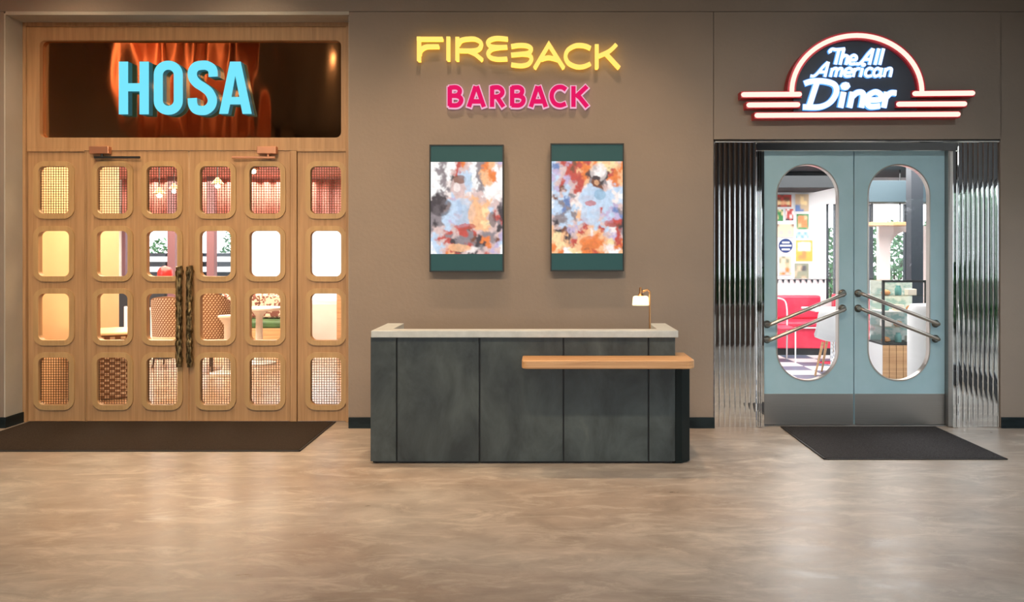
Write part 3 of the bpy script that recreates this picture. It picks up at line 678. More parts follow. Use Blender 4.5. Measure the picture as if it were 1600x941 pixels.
# oak hand rest wrapping the corner
ys0 = -1.45; sx0, sx1 = PX(815, ys0), PX(1087, ys0)
z1_, z0_ = PZ(563.5, ys0), PZ(577, ys0)
out = []
for cx, cy, r, a0 in ((sx1-.06, ys0+.06, .06, 270), ):
    out += [(cx+r*math.cos(R(a0+90*k/6)), cy+r*math.sin(R(a0+90*k/6))) for k in range(7)]
out += [(sx1, -1.0), (.958, -1.0), (.958, YK-.001), (sx0, YK-.001)]
out += [(sx0+.045-.045*math.cos(R(90*k/6)), ys0+.045-.045*math.sin(R(90*k/6))) for k in range(7)]
n = len(out)
sh = MB().add([(x-dk.x, y-dk.y, z) for z in (z0_, z1_) for x, y in out], [tuple(range(n))[::-1], tuple(range(n, 2*n))]+[(i, (i+1) % n, n+(i+1) % n, n+i) for i in range(n)])
sh.build('oak_ledge', M['oak'], desk, bevel=.008)
# desk lamp, standing on the inner work surface
LY = -.93; lx = PX(1015.5, LY); lm = empty('desk_lamp', (lx, LY, .758)); tag(lm, 'small brass lamp with a clear glass shade on the desk', 'lamp')
zz = lambda py: PZ(py, LY)-.758
sxo = PX(1001, LY)-lx
MB().lathe([(.075, 0), (.075, .01), (.06, .016), (.012, .02), (.012, .03)], n=28).build('base', M['brass'], lm, smooth=40)
MB().tube([(0, 0, .02), (0, 0, zz(457)), (-.006, 0, zz(454.5)), (-.02, 0, zz(453)), (sxo+.012, 0, zz(456))], .0075, 10).build('stem', M['brass'], lm, smooth=50)
MB().tube([(sxo, 0, zz(449)), (sxo, 0, zz(451)), (sxo, 0, zz(459)), (sxo, 0, zz(463))], [.008, .011, .012, .03], 14).build('lamp_holder', M['brass'], lm, smooth=40)
MB().lathe([(.045, zz(462.5)), (.058, zz(464)), (.064, zz(477)), (.061, zz(477)), (.055, zz(464.5)), (.043, zz(463))], (sxo, 0, 0), 28).build('lamp_shade', M['shade_lit'], lm, smooth=40)
MB().lathe([(.0, zz(475)), (.020, zz(474)), (.032, zz(470)), (.026, zz(466.5)), (.013, zz(464)), (.0, zz(463.5))], (sxo, 0, 0), 16).build('bulb', M['bulb'], lm, smooth=60)

# ------------------------------------------------------------------ diner entrance
YG = .09
def X3(px): return PX(px, YG)
def Z3(py): return PZ(py, YG)
# chrome fluted panels: each flute is a strip with a slim bead beside it
def fluted(x0, x1, ztop_, n, label, trimside):
    t = empty('fluted_panel', ((x0+x1)/2, .02, 0)); tag(t, label, 'chrome panel'); cx = t.location.x
    MB().box(x0-cx, x1-cx, 0, .02, .004, ztop_).build('backing_sheet', M['chrome'], t)
    p = (x1-x0)/n; mb = MB(); pts = []
    prof = [(-p/2+.0005, 0)]+[(-p/2+.0005+(p-.010)*k/6, -.0005*math.sin(PI*k/6)-.001) for k in range(7)]
    bc = p/2-.005
    prof += [(bc+.0042*math.cos(R(180-180*k/16)), -.002-.006*math.sin(R(180*k/16))) for k in range(17)]+[(p/2-.0004, 0)]
    m = len(prof); mb.add([(x, y, z) for z in (.005, ztop_-.002) for x, y in prof], [(i, i+1, m+i+1, m+i) for i in range(m-1)]+[tuple(range(m)), tuple(range(2*m-1, m-1, -1))])
    me = mb.mesh('flute', M['chrome'], 14)
    for i in range(n): put('flute', me, t, (x0-cx+p*(i+.5), 0, 0))
fluted(PX(1117.5), PX(1182.5), PZ(222), 8, 'mirror chrome fluted panel between the desk and the teal doors', 1)
fluted(PX(1499.5), PX(1562.5), PZ(222), 8, 'mirror chrome fluted panel right of the teal doors', 0)
frame = empty('trim_2', (0, 0, 0)); tag(frame, 'polished chrome frame around the grey teal double doors', 'door frame', kind='structure')
MB().box(xd0+.002, xd1-.002, -.004, .14, PZ(222)+.001, zd-.002).build('head_rail', M['chrome'], frame, bevel=.006)
MB().box(PX(1183), PX(1498.5), .012, .14, PZ(235.5), PZ(222)).build('head_rail', M['chrome'], frame, bevel=.004)
for k in range(3):
    MB().box(PX(1183.2+k*3), PX(1185.6+k*3), .012, .14, .002, PZ(235.5)-.001).build('jamb_bar', M['chrome'], frame, bevel=.004)
    MB().box(PX(1490+k*3), PX(1492.4+k*3), .012, .14, .002, PZ(235.5)-.001).build('jamb_bar', M['chrome'], frame, bevel=.004)
MB().box(X3(1192.3)-.02, X3(1192.3), .05, .2, .002, PZ(235.5)).build('jamb', M['chrome'], frame, bevel=.002)
MB().box(X3(1476.3), X3(1476.3)+.05, .03, .2, .002, PZ(235.5)).build('jamb', M['steel'], frame, bevel=.002)
MB().box(X3(1481.0), X3(1485.0), .0, .04, .002, PZ(235.5)).build('jamb_bar', M['chrome'], frame, bevel=.002)
MB().box(X3(1192), X3(1477), .06, .2, .0005, .008).build('threshold', M['steel'], frame, bevel=.002)
def teal_door(name, x0, x1, wx0, wx1, h0, h1, label):
    y0, y1 = YG, YG+.05; r = (X3(wx1)-X3(wx0))/2
    hole = rrect(X3(wx0), X3(wx1), Z3(595), Z3(257), r-.0005, 18)
    t = put(name, prism([rect(X3(x0), X3(x1), .011, Z3(237)), hole], y0, y1, name, M['teal']), bevel=.002); tag(t, label, 'door', kind='structure')
    b = .016
    put('window_rim', prism([rrect(X3(wx0)-.004, X3(wx1)+.004, Z3(595)-.004, Z3(257)+.004, r+.0035, 18), rrect(X3(wx0)+.006, X3(wx1)-.006, Z3(595)+.006, Z3(257)-.006, r-.0065, 18)], y0-.006, y1+.004, 'window_rim', M['nickel']), t, bevel=.002)
    MB().box(X3(wx0)-.003, X3(wx1)+.003, y0+.022, y0+.028, Z3(595), Z3(257)).build('pane', M['glass'], t)
    MB().box(X3(x0)+.002, X3(x1)-.002, y0-.004, y0, .012, Z3(615.5)).build('kick_plate', M['steel'], t, bevel=.001)
    for k, dz in enumerate((0, 24)):
        yb = y0-.075
        a = Vector((PX(h0[0], yb), yb, PZ(h0[1]+dz, yb))); c = Vector((PX(h1[0], yb), yb, PZ(h1[1]+dz, yb)))
        a1 = Vector((a.x, y0, a.z)); c1_ = Vector((c.x, y0, c.z)); d = (c-a).normalized()
        hb = MB().tube([a1, a+Vector((0, .02, 0)), a+Vector((0, .008, 0))+d*.004, a+d*.02, c-d*.02, c+Vector((0, .008, 0))-d*.004, c+Vector((0, .02, 0)), c1_], .0165, 14).build('handle', M['nickel'], t, smooth=50)
        for q in (a1, c1_):
            MB().lathe([(.034, 0), (.034, .008), (.024, .018), (.0, .018)], tuple(q), 24, axis='y').build('rose', M['nickel_dark'], hb, smooth=40)
    return t
teal_door('door_3', 1192.6, 1333.2, 1213.5, 1310, (1202, 508), (1321, 459), 'left grey teal door leaf with a tall pill shaped window')
teal_door('door_4', 1335.2, 1476, 1356, 1452.5, (1346, 459), (1468, 507), 'right grey teal door leaf with a tall pill shaped window')

# ------------------------------------------------------------------ restaurant seen through the oak doors
RY = 7.0
XW = -9.6
f2 = MB().box(XW, .95, .34, RY+.2, -.1, 0).build('floor', M['pinkfloor']); tag(f2, 'glossy terracotta floor inside the oak doored restaurant', 'floor', kind='structure')
c2 = MB().box(XW, .95, .34, RY+.2, 2.8, 2.9).build('ceiling', M['blush']); tag(c2, 'dusty red ceiling inside the oak doored restaurant', 'ceiling', kind='structure')
ow = MB().box(-5.2, -5.02, .34, 2.45, 0, 2.8).build('wall_left', M['orange_wall']); tag(ow, 'glowing ochre wall just inside the oak doors', 'wall', kind='structure')
pw = MB().box(.95, 1.1, .34, RY+.2, 0, 2.9).build('wall_right', M['white']); tag(pw, 'white partition between restaurant and diner', 'wall', kind='structure')
lw = MB().box(XW-.15, XW, .34, RY+.2, 0, 2.9).build('wall_left', M['orange_wall']); tag(lw, 'far ochre side wall of the restaurant', 'wall', kind='structure')
xw = [PX(188, RY), PX(374, RY), PX(382, RY), PX(545, RY)]
bw = MB(); bw.box(XW, xw[0], RY, RY+.2, 0, 2.9); bw.box(xw[0], xw[1], RY, RY+.2, 0, .62); bw.box(xw[0], xw[3], RY, RY+.2, 2.35, 2.9); bw.box(xw[1], xw[2], RY, RY+.2, 0, 2.9); bw.box(xw[2], xw[3], RY, RY+.2, 0, .62); bw.box(xw[3], .95, RY, RY+.2, 0, 2.9)
bw = bw.build('wall_back', M['white']); tag(bw, 'white rear wall of the restaurant with wide windows', 'wall', kind='structure')
for nme, a, b, lab in (('window_10', xw[0], xw[1], 'wide plum framed window facing the slatted garden fence'), ('window_11', xw[2], xw[3], 'wide white framed window in the restaurant')):
    w = MB(); pm = M['plum'] if nme == 'window_10' else M['white']
    w.box(a, b, RY+.05, RY+.15, .62, .68); w.box(a, b, RY+.05, RY+.15, 2.29, 2.35); w.box(a, a+.06, RY+.05, RY+.15, .62, 2.35); w.box(b-.06, b, RY+.05, RY+.15, .62, 2.35)
    w = w.build(nme, pm); tag(w, lab, 'window', kind='structure'); MB().box(a+.06, b-.06, RY+.095, RY+.105, .68, 2.29).build('pane', M['glass'] if nme == 'window_10' else M['frosted'], w)
tp = empty('timber_post', (PX(534, 6.5), 6.5, 0)); tag(tp, 'honey oak post behind the right oak sidelight', 'post'); MB().box(-.07, .07, -.07, .07, .06, .86).build('shaft', M['oak'], tp, bevel=.006); MB().box(-.09, .09, -.09, .09, 0, .06).build('foot', M['black'], tp); MB().box(-.085, .085, -.085, .085, .86, .9).build('cap', M['oak'], tp, bevel=.006)
for px, lab in ((270, 'plum painted post behind the left oak door'), (331, 'plum painted post behind the right oak door')):
    x = PX(px, 6.4); t = empty('support_post', (x, 6.4, 0)); tag(t, lab, 'post')
    MB().box(-.065, .065, -.065, .065, 0, 2.8).build('shaft', M['plum'], t, bevel=.008); MB().box(-.1, .1, -.1, .1, 0, .05).build('foot', M['black'], t, bevel=.006)
# valance of dusty red fabric over the windows
vb = MB(); pts = [(PX(190, 6.6)+.03*k, 6.62+.03*math.sin(k*.9)) for k in range(140)]
vb.add([(x, y, z) for x, y in pts for z in (2.12, 2.78)], [(2*i, 2*i+2, 2*i+3, 2*i+1) for i in range(139)])
o = vb.build('valance', M['blush'], smooth=80); sol = o.modifiers.new('thickness', 'SOLIDIFY'); sol.thickness = .006; tag(o, 'pleated dusty red valance over the restaurant windows', 'curtain')
# pendants
def pendant(px, py, y, label):
    x, z = PX(px, y), PZ(py, y); t = empty('pendant_lamp', (x, y, 2.8)); tag(t, label, 'pendant lamp')
    MB().tube([(0, 0, 0), (0, 0, z-2.8+.1)], .006, 6).build('cord', M['black'], t)
    MB().lathe([(.015, z-2.8+.12), (.03, z-2.8+.10), (.085, z-2.8+.03), (.08, z-2.8+.03), (.02, z-2.8+.09)], n=18).build('lamp_shade', M['brass'], t, smooth=40)
    MB().lathe([(0, z-2.8-.035), (.028, z-2.8-.02), (.035, z-2.8), (.028, z-2.8+.022), (0, z-2.8+.04)], n=14).build('bulb', M['bulb_small'], t, smooth=60)
pendant(249, 306, 4.2, 'glowing pendant bulb nearer the centre of the left oak door'); pendant(272, 299, 5.0, 'glowing pendant bulb beside the meeting edge of the left oak door')
pendant(340, 291, 4.0, 'glowing pendant bulb behind the mesh of the right oak door'); pendant(396, 268, 3.4, 'glowing pendant bulb highest behind the right oak door')
# woven drum table beside the ochre wall
WY = 1.62; wx = PX(177, WY); wt = empty('drum_table', (wx, WY, 0)); tag(wt, 'round woven drum table with a cream top by the ochre wall', 'table')
MB().lathe([(.30, 0), (.32, .02), (.31, .35), (.32, .66), (.30, .67)], n=32).build('drum', M['wicker_d'], wt, smooth=40)
wv = MB()
for j in range(22):
    for i in range(40):
        if (i+j) % 2: continue
        a = 2*PI*i/40; z = .02+.029*j; r = .322
        q = [(r*math.cos(a+d*.07), r*math.sin(a+d*.07), z+e) for d, e in ((-1, 0), (1, 0), (1, .026), (-1, .026))]; q2 = [((r-.012)*math.cos(a+d*.07), (r-.012)*math.sin(a+d*.07), z+e) for d, e in ((-1, 0), (1, 0), (1, .026), (-1, .026))]
        wv.add(q+q2, [(0, 1, 2, 3), (0, 4, 5, 1), (1, 5, 6, 2), (2, 6, 7, 3), (3, 7, 4, 0)])
tag(wv.build('weave', M['wicker_l'], wt), kind='stuff')
MB().lathe([(.0, .67), (.335, .67), (.345, .685), (.335, .70), (0, .705)], n=36).build('table_top', M['cream'], wt, smooth=40)
# woven tub chairs
def tub_chair(x, y, top, rot, label):
    t = empty('wicker_chair', (x, y, 0)); t.rotation_euler.z = rot; tag(t, label, 'chair', 'woven tub chairs')
    sh = MB(); wv = MB(); n = 26; z0 = .40; A0, A1 = R(-20), R(200)
    def pt(i, z, r=0): 
        a = A0+(A1-A0)*i/n; k = .25+.035*(z-z0)+r; return (k*math.cos(a), k*math.sin(a), z)
    zt_ = lambda i: z0+(top-z0)*(.62+.38*math.sin(PI*min(1, max(0, i/n)))**.6)
    vs = []; fs = []
    for i in range(n+1):
        vs += [pt(i, z0, .0), pt(i, zt_(i), .0), pt(i, zt_(i), -.03), pt(i, z0, -.03)]
    for i in range(n):
        for k in range(4): fs.append((4*i+k, 4*i+4+k, 4*i+4+(k+1) % 4, 4*i+(k+1) % 4))
    fs += [(0, 1, 2, 3), (4*n, 4*n+3, 4*n+2, 4*n+1)]
    sh.add(vs, fs); bk = sh.build('backrest', M['wicker_d'], t)
    m_ = int((top-z0)/.028)
    for i in range(n*2):
        for j in range(m_):
            if (i+j) % 2: continue
            ii = i/2; z = z0+.028*j
            if z+.026 > zt_(ii): continue
            for rr in (.004, -.034):
                wv.add([pt(ii, z, rr), pt(ii+.5, z+.008, rr), pt(ii+.5, z+.024, rr), pt(ii, z+.018, rr)], [(0, 1, 2, 3)])
    tag(wv.build('weave', M['wicker_l'], bk), kind='stuff')
    MB().lathe([(0, .36), (.24, .36), (.255, .40), (.24, .46), (0, .47)], n=28).build('seat', M['cream'], t, smooth=40)
    for sx in (-1, 1):
        for sy in (-1, 1): MB().tube([(sx*.15, sy*.15, .37), (sx*.19, sy*.19, 0)], [.02, .013], 8).build('leg', M['dark_wood'], t)
tub_chair(PX(270, 3.8), 3.8, .95, R(185), 'woven tub chair behind the left oak door beside the bronze pulls')
tub_chair(PX(330, 3.5), 3.5, 1.06, R(160), 'taller woven tub chair behind the right oak door')
# white round tables
def round_table(px, y, h, r, label):
    t = empty('pedestal_table', (PX(px, y), y, 0)); tag(t, label, 'table', 'white pedestal tables')
    MB().lathe([(0, h-.04), (r-.02, h-.04), (r, h-.02), (r-.005, h), (0, h)], n=32).build('table_top', M['white'], t, smooth=40)
    MB().lathe([(.22, 0), (.22, .02), (.07, .05), (.05, .12), (.045, h-.12), (.10, h-.04)], n=24).build('pedestal', M['white'], t, smooth=40)
round_table(405, 4.0, .775, .32, 'white pedestal table in front of the patterned banquette'); round_table(356, 3.1, .74, .12, 'slim white side table beside the taller woven chair')
# patterned banquette
bq = empty('banquette', (PX(402, 5.9), 5.9, 0)); tag(bq, 'patterned banquette on a tan timber base behind the white table', 'seat')
MB().box(-.64, .64, -.35, .3, 0, .34).build('base', M['oak'], bq, bevel=.01)
MB().box(-.64, .64, -.36, .3, .34, .45).build('seat', M['leaf_dark'], bq, bevel=.03)
m = mottled('banquette_print', srgb(120, 70, 60), srgb(225, 200, 180), (9, 9, 9), 2, (.7, .8), lo=.45, hi=.52, dist=2); MB().box(-.64, .64, .14, .3, .45, .86).build('backrest', m, bq, bevel=.03)
for k in range(2): MB().box(-.63+.63*k, -.01+.63*k, .10, .15, .47, .84).build('cushion_pad', m, bq, bevel=.03)
# red domed lamp
ry = 4.6; rl = empty('floor_lamp', (PX(258, ry), ry, 0)); tag(rl, 'slim lamp with a round red dome near the window', 'lamp'); zr = PZ(432, ry)
MB().lathe([(.14, 0), (.14, .02), (.02, .03)], n=24).build('base', M['black'], rl, smooth=40); MB().tube([(0, 0, .02), (0, 0, zr+.05)], .012, 8).build('pole', M['black'], rl)
MB().lathe([(.085, zr-.02), (.105, zr+.02), (.10, zr+.08), (.07, zr+.13), (.0, zr+.155)], n=28).build('lamp_shade', M['red_gloss'], rl, smooth=50)
# dark cabinet and low white railing near the windows
cb = empty('side_cabinet', (PX(225, 6.75), 6.75, 0)); tag(cb, 'dark low cabinet under the restaurant window', 'cabinet')
MB().box(-.55, .55, -.2, .2, .06, .98).build('body', M['slate_blue'], cb, bevel=.01); MB().box(-.5, .5, -.17, .17, 0, .06).build('plinth', M['black'], cb); MB().box(-.54, -.01, -.22, -.2, .1, .94).build('door', M['slate_blue'], cb, bevel=.004); MB().box(.01, .54, -.22, -.2, .1, .94).build('door', M['slate_blue'], cb, bevel=.004)
rb = empty('radiator', (PX(237, 5.6), 5.6, 0)); tag(rb, 'low white ribbed railing seen behind the left oak door', 'railing')
MB().box(-.42, .42, -.02, .02, .62, .66).build('top_rail', M['white'], rb, bevel=.004); MB().box(-.42, .42, -.02, .02, .10, .14).build('bottom_rail', M['white'], rb, bevel=.004)
bs = MB().box(-.014, .014, -.012, .012, .14, .62).mesh('baluster', M['white'])
for k in range(9): put('baluster', bs, rb, (-.38+.095*k, 0, 0))
for sx in (-.41, .41): MB().box(sx-.018, sx+.018, -.018, .018, 0, .68).build('post', M['white'], rb, bevel=.003)
rb.name = 'low_railing'

# ------------------------------------------------------------------ plants
def leaves(n, cx, cy, cz, rx, ry_, rz, size, mb, seed):
    rnd = random.Random(seed)
    for _ in range(n):
        while True:
            u = Vector((rnd.uniform(-1, 1), rnd.uniform(-1, 1), rnd.uniform(-1, 1)))
            if .25 < u.length < 1: break
        c = Vector((cx+u.x*rx, cy+u.y*ry_, cz+u.z*rz)); a = Vector((rnd.uniform(-1, 1), rnd.uniform(-1, 1), rnd.uniform(-.6, .8))).normalized(); b = a.cross(Vector((rnd.uniform(-1, 1), rnd.uniform(-1, 1), rnd.uniform(-1, 1)))).normalized()
        s = size*rnd.uniform(.6, 1.3); nn = a.cross(b)*s*.15
        mb.add([c-a*s, c+b*s*.4+nn, c+a*s, c-b*s*.4+nn], [(0, 1, 2, 3)])
def shrub(name, x, y, z, rx, ry_, rz, n, size, label, m='leaf', group='garden shrubs', stem=True, seed=1, z0=-.05):
    t = empty(name, (x, y, z0)); tag(t, label, 'plant', group)
    mb = MB(); leaves(n, 0, 0, z-z0, rx, ry_, rz, size, mb, seed); tag(mb.build('foliage', M[m], t), kind='stuff')
    if stem:
        st = MB()
        for k in range(4): st.tube([(.05*math.cos(k*1.6), .05*math.sin(k*1.6), 0), (rx*.4*math.cos(k*1.6), ry_*.4*math.sin(k*1.6), z-z0)], [.03, .012], 6)
        st.build('stem', M['dark_wood'], t)
    return t
gr = MB().box(-30, XR+30, RY+.2, RY+40, -.12, -.05); gr.box(XR+.2, XR+30, -40, RY+.2, -.12, -.05); gr.box(XL-30, XR+.2, -40, YB-.2, -.12, -.05)
gr = gr.build('ground', M['soil']); tag(gr, 'garden ground outside the windows', 'ground', kind='structure')
# garden fence of white slats beyond the restaurant window
fy = 9.6; fc = empty('slat_fence', (-7.9, fy, -.05)); tag(fc, 'white horizontal slat fence outside the restaurant window', 'fence')
sl = MB().box(-1.6, 1.6, -.012, .012, 0, .11).mesh('slat', M['white'])
for k in range(7): put('slat', sl, fc, (0, 0, .12+.21*k), bevel=.002)
MB().box(-1.6, 1.6, .075, .09, .05, 1.56).build('back_board', M['slate_blue'], fc)
ps = MB().box(-.04, .04, .013, .07, 0, 1.56).mesh('post', M['slate_blue'])
for k in range(5): put('post', ps, fc, (-1.5+.75*k, 0, 0))
shrub('garden_shrub', -8.4, 10.6, 1.35, .9, .4, .5, 700, .07, 'bright green shrub rising over the slat fence left of the plum post', seed=3)
shrub('garden_shrub', -6.55, 10.5, 1.5, .5, .4, .75, 700, .07, 'bright green shrub over the slat fence right of the plum post', seed=4)
# garden along the right side of the lobby and behind the diner
k = 0
for x, y, z, rx, ry_, rz in ((7.6, -1.4, 1.6, .9, .8, 1.1), (8.0, -3.6, 1.8, 1.0, 1.0, 1.3), (7.4, -6.0, 1.3, .9, 1.0, 1.3), (8.2, -8.8, 1.5, 1.1, 1.3, 1.5)):
    k += 1; shrub('garden_tree', x, y, z, rx, ry_, rz, 2600, .15, ['leafy tree outside the lobby window nearest the shop wall', 'leafy tree second from the shop wall outside the lobby', 'low leafy tree third from the shop wall outside the lobby', 'tall leafy tree outside the lobby farthest from the shop wall'][k-1], group='trees outside the lobby', seed=20+k)
for i, (px, y, z, rx, rz) in enumerate(((1302, 6.9, 1.3, .33, .7), (1366, 7.7, 1.35, .3, .7), (1402, 8.7, 1.4, .4, .8), (1450, 9.9, 1.4, .5, .8))):
    shrub('garden_shrub', PX(px, y), y, z, rx, .4, rz, 420, .08, ['leafy shrub outside beside the poster wall', 'leafy shrub outside left of the blush arch', 'leafy shrub outside seen through the blush arch', 'leafy shrub outside right of the slate pillar'][i], seed=40+i)
# planters standing in the lobby beside the photographer
pl = empty('planter', (3.2, -6.2, 0)); tag(pl, 'long dark planter box with green foliage in the lobby', 'planter')
MB().box(-.7, .7, -.22, .22, 0, .66).build('box', M['dark_wood'], pl, bevel=.01); MB().box(-.66, .66, -.18, .18, .655, .67).build('soil', M['soil'], pl)
mb = MB(); leaves(700, 0, 0, 1.02, .62, .25, .38, .09, mb, 77); tag(mb.build('foliage', M['leaf_dark'], pl), kind='stuff')
# rust drape on the left of the lobby, mirrored in the copper panel
db = MB(); pts = []
for k in range(90): pts.append((-5.35+.0205*k, -2.5+.075*math.sin(k*.50)+.02*math.sin(k*.23)))
db.add([(x, y, z) for x, y in pts for z in (2.95, 4.52)], [(2*i, 2*i+2, 2*i+3, 2*i+1) for i in range(89)])
dr = empty('hanging_drape', (0, 0, 0)); tag(dr, 'pleated rust red drape hanging from the lobby ceiling', 'curtain')
o = db.build('drape', M['drape'], dr, smooth=80); sol = o.modifiers.new('thickness', 'SOLIDIFY'); sol.thickness = .004
MB().tube([(-5.42, -2.5, 4.54), (-3.45, -2.5, 4.54)], .02, 10).build('rail', M['brass'], dr)
for x in (-5.2, -3.65): MB().tube([(x, -2.5, 4.54), (x, -2.5, CEIL)], .01, 8).build('hanger', M['brass'], dr)

# ------------------------------------------------------------------ diner seen through the teal doors
DY = 5.7; x0d, x1d = 1.1, 8.2
f3 = MB().box(x0d, x1d, .34, DY+.2, -.1, -.012).build('floor', M['white']); tag(f3, 'chequered tile floor of the diner', 'floor', kind='structure')
tm = [MB().box(.002, .398, .002, .398, -.012, 0).mesh('tile', M[k]) for k in ('tile_w', 'tile_b')]
for i in range(13):
    for j in range(14):
        put('tile', tm[(i+j) % 2], f3, (1.1+.4*i, .36+.38*j, 0)).scale = (1, .95, 1)
c3_ = MB().box(x0d, x1d, .34, DY+.2, 2.72, 2.82).build('ceiling', M['grey_ceiling']); tag(c3_, 'grey ceiling of the diner', 'ceiling', kind='structure')
rw = MB().box(x1d, x1d+.15, .34, DY+.2, 0, 2.9).build('wall_right', M['white']); tag(rw, 'white side wall of the diner', 'wall', kind='structure')
xp = PX(1291, DY); bw2 = MB()
bw2.box(x0d, xp, DY, DY+.2, 0, 2.9); bw2.box(xp, x1d, DY, DY+.2, 0, .78); bw2.box(xp, x1d, DY, DY+.2, 2.30, 2.9)
bw2 = bw2.build('wall_back', M['white']); tag(bw2, 'white poster wall at the rear of the diner', 'wall', kind='structure')
w = MB(); 
for x in (xp+.03, PX(1309.5, DY), PX(1364, DY), PX(1420, DY), 6.6, x1d-.05): w.box(x-.03, x+.03, DY+.06, DY+.14, .78, 2.3)
w = w.build('window_12', M['slate_blue']); tag(w, 'long bright window beside the posters of the diner', 'window', kind='structure'); MB().box(xp, x1d, DY+.095, DY+.105, .78, 2.3).build('pane', M['glass'], w)
tag(MB().box(x0d+.01, PX(1300, 4.9), 4.75, DY-.01, PZ(297, 5.2), 2.71).build('trim_3', M['grey_ceiling'], bevel=.004), 'dark grey bulkhead above the diner posters', 'bulkhead', kind='structure')
tag(MB().box(PX(1350, 4.4), x1d-.01, 4.2, 4.6, PZ(317, 4.4), PZ(284, 4.4)).build('trim_4', M['blue_soffit'], bevel=.004), 'blue grey soffit crossing behind the right teal door', 'soffit', kind='structure')
py_ = 3.0; x = PX(1429, py_); pc = empty('slate_pillar', (x, py_, 0)); tag(pc, 'square slate blue pillar behind the right teal door', 'pillar')
MB().box(-.075, .075, -.075, .075, .08, 2.715).build('shaft', M['slate_blue'], pc, bevel=.005); MB().box(-.1, .1, -.1, .1, 0, .08).build('foot', M['black'], pc, bevel=.005)
# posters
def poster(px0, px1, py0, py1, src, label, rnd=False):
    y = DY-.012; x0, x1, z0, z1 = PX(px0, y), PX(px1, y), PZ(py1, y), PZ(py0, y); cx, cz = (x0+x1)/2, (z0+z1)/2
    t = empty('poster', (cx, y, cz)); tag(t, label, 'poster', 'posters on the diner wall'); a, c = x1-cx, z1-cz
    if rnd:
        t.name = 'round_sign'
        MB().lathe([(a, 0), (a, .008), (0, .009)], (0, .0085, 0), 32, axis='y').build('disc', mat('navy_disc', PAL['N'], .5), t)
        for k, ww in ((.05, .55), (0, .85), (-.06, .6)): MB().box(-a*ww, a*ww, -.0035, -.001, k-.014, k+.014).build('lettering_band', M['white'], t)
        return
    MB().box(-a, a, -.003, .011, -c, c).build('board', M['white'], t)
    put('print', picture(src, -a+.006, a-.006, -c+.006, c-.006, -.0045, 24, 24, .15, 'print', M['print'], px0), t)
poster(1212, 1237, 304, 324, ["rrnrrr", "nnrnnr", "OyOOyo", "rnrrnr"], 'wide red and brown poster at the top left of the diner posters')
poster(1242, 1264, 303, 331, ["TTTTT", "TTyTT", "TTyyT", "BBTTT", "BBBTT"], 'tan poster with a blue corner figure at the top of the diner posters')
poster(1213, 1224, 327, 346, ["GyG", "GGy", "yGG", "GGG"], 'narrow green poster under the red and brown one')
poster(1227, 1240, 326, 345, ["rwrr", "wrrw", "prwr", "kkrk"], 'small red and white lettered poster beside the green one')
poster(1244, 1264, 334, 359, ["GGGGG", "GooOG", "GoooG", "GOooG", "TGGGT"], 'green poster with an orange disc')
poster(1213, 1241, 350, 371, ["nCCCn", "CCCCC", "CpCpC", "CCCCC"], 'wide cream arched poster above the round blue sign')
poster(1243, 1264, 362, 373, ["bcbcb", "cbcbc"], 'small pale blue lettered strip poster')
poster(1217, 1238.5, 373, 395, None, 'round navy sign with white lettering bands on the poster wall', True)
poster(1243, 1270, 375, 409, ["YYYYY", "YbbbY", "YwwwY", "YYoYY", "YooYY", "YYYYY"], 'orange poster with a pale blue window')
poster(1217, 1237, 400, 430, ["CACC", "ACAC", "CCTC", "ppop", "OopO"], 'beige and pink poster lowest on the left')
poster(1241, 1264, 411, 436, ["AAAA", "ATkA", "TAAA", "AATA"], 'olive grey poster lowest beside the beige one')
bn = empty('pennant_string', (PX(1255, DY), DY-.02, PZ(438, DY))); tag(bn, 'string of small dark pennants under the diner posters', 'bunting')
MB().tube([(PX(1200, DY)-PX(1255, DY), 0, .012), (PX(1305, DY)-PX(1255, DY), 0, .012)], .004, 6).build('cord', M['black'], bn)
pn = MB().add([(-.022, -.002, .01), (.022, -.002, .01), (.012, -.002, -.05), (-.022, .002, .01), (.022, .002, .01), (.012, .002, -.05)], [(0, 1, 2), (3, 5, 4), (0, 3, 4, 1), (1, 4, 5, 2), (2, 5, 3, 0)]).mesh('pennant', M['slate_blue'])
for k in range(10): put('pennant', pn, bn, (-.42+.092*k, 0, 0))
# red booth
by = 5.15; bo = empty('booth_seat', (PX(1246, by), by, 0)); tag(bo, 'red vinyl booth seat against the diner poster wall', 'seat')
MB().box(-.75, .45, -.22, .42, 0, .1).build('plinth', M['black'], bo); MB().box(-.75, .45, -.25, .42, .1, .42).build('base', M['red_vinyl'], bo, bevel=.015)
MB().box(-.75, .45, -.28, .3, .42, .5).build('seat', M['red_vinyl'], bo, bevel=.03); MB().box(-.75, .45, .26, .42, .5, .86).build('backrest', M['red_vinyl'], bo, bevel=.03)
MB().box(-.76, .46, -.285, -.24, .40, .42).build('piping', M['white'], bo, bevel=.004)
b2 = empty('booth_seat', (PX(1362, 5.25), 5.3, 0)); tag(b2, 'pink red booth seat behind the glass display case', 'seat')
MB().box(-.5, .5, -.2, .3, 0, .1).build('plinth', M['black'], b2); MB().box(-.5, .5, -.24, .3, .1, .48).build('seat', M['red_vinyl'], b2, bevel=.02); MB().box(-.5, .5, .14, .3, .48, .88).build('backrest', M['red_vinyl'], b2, bevel=.03)
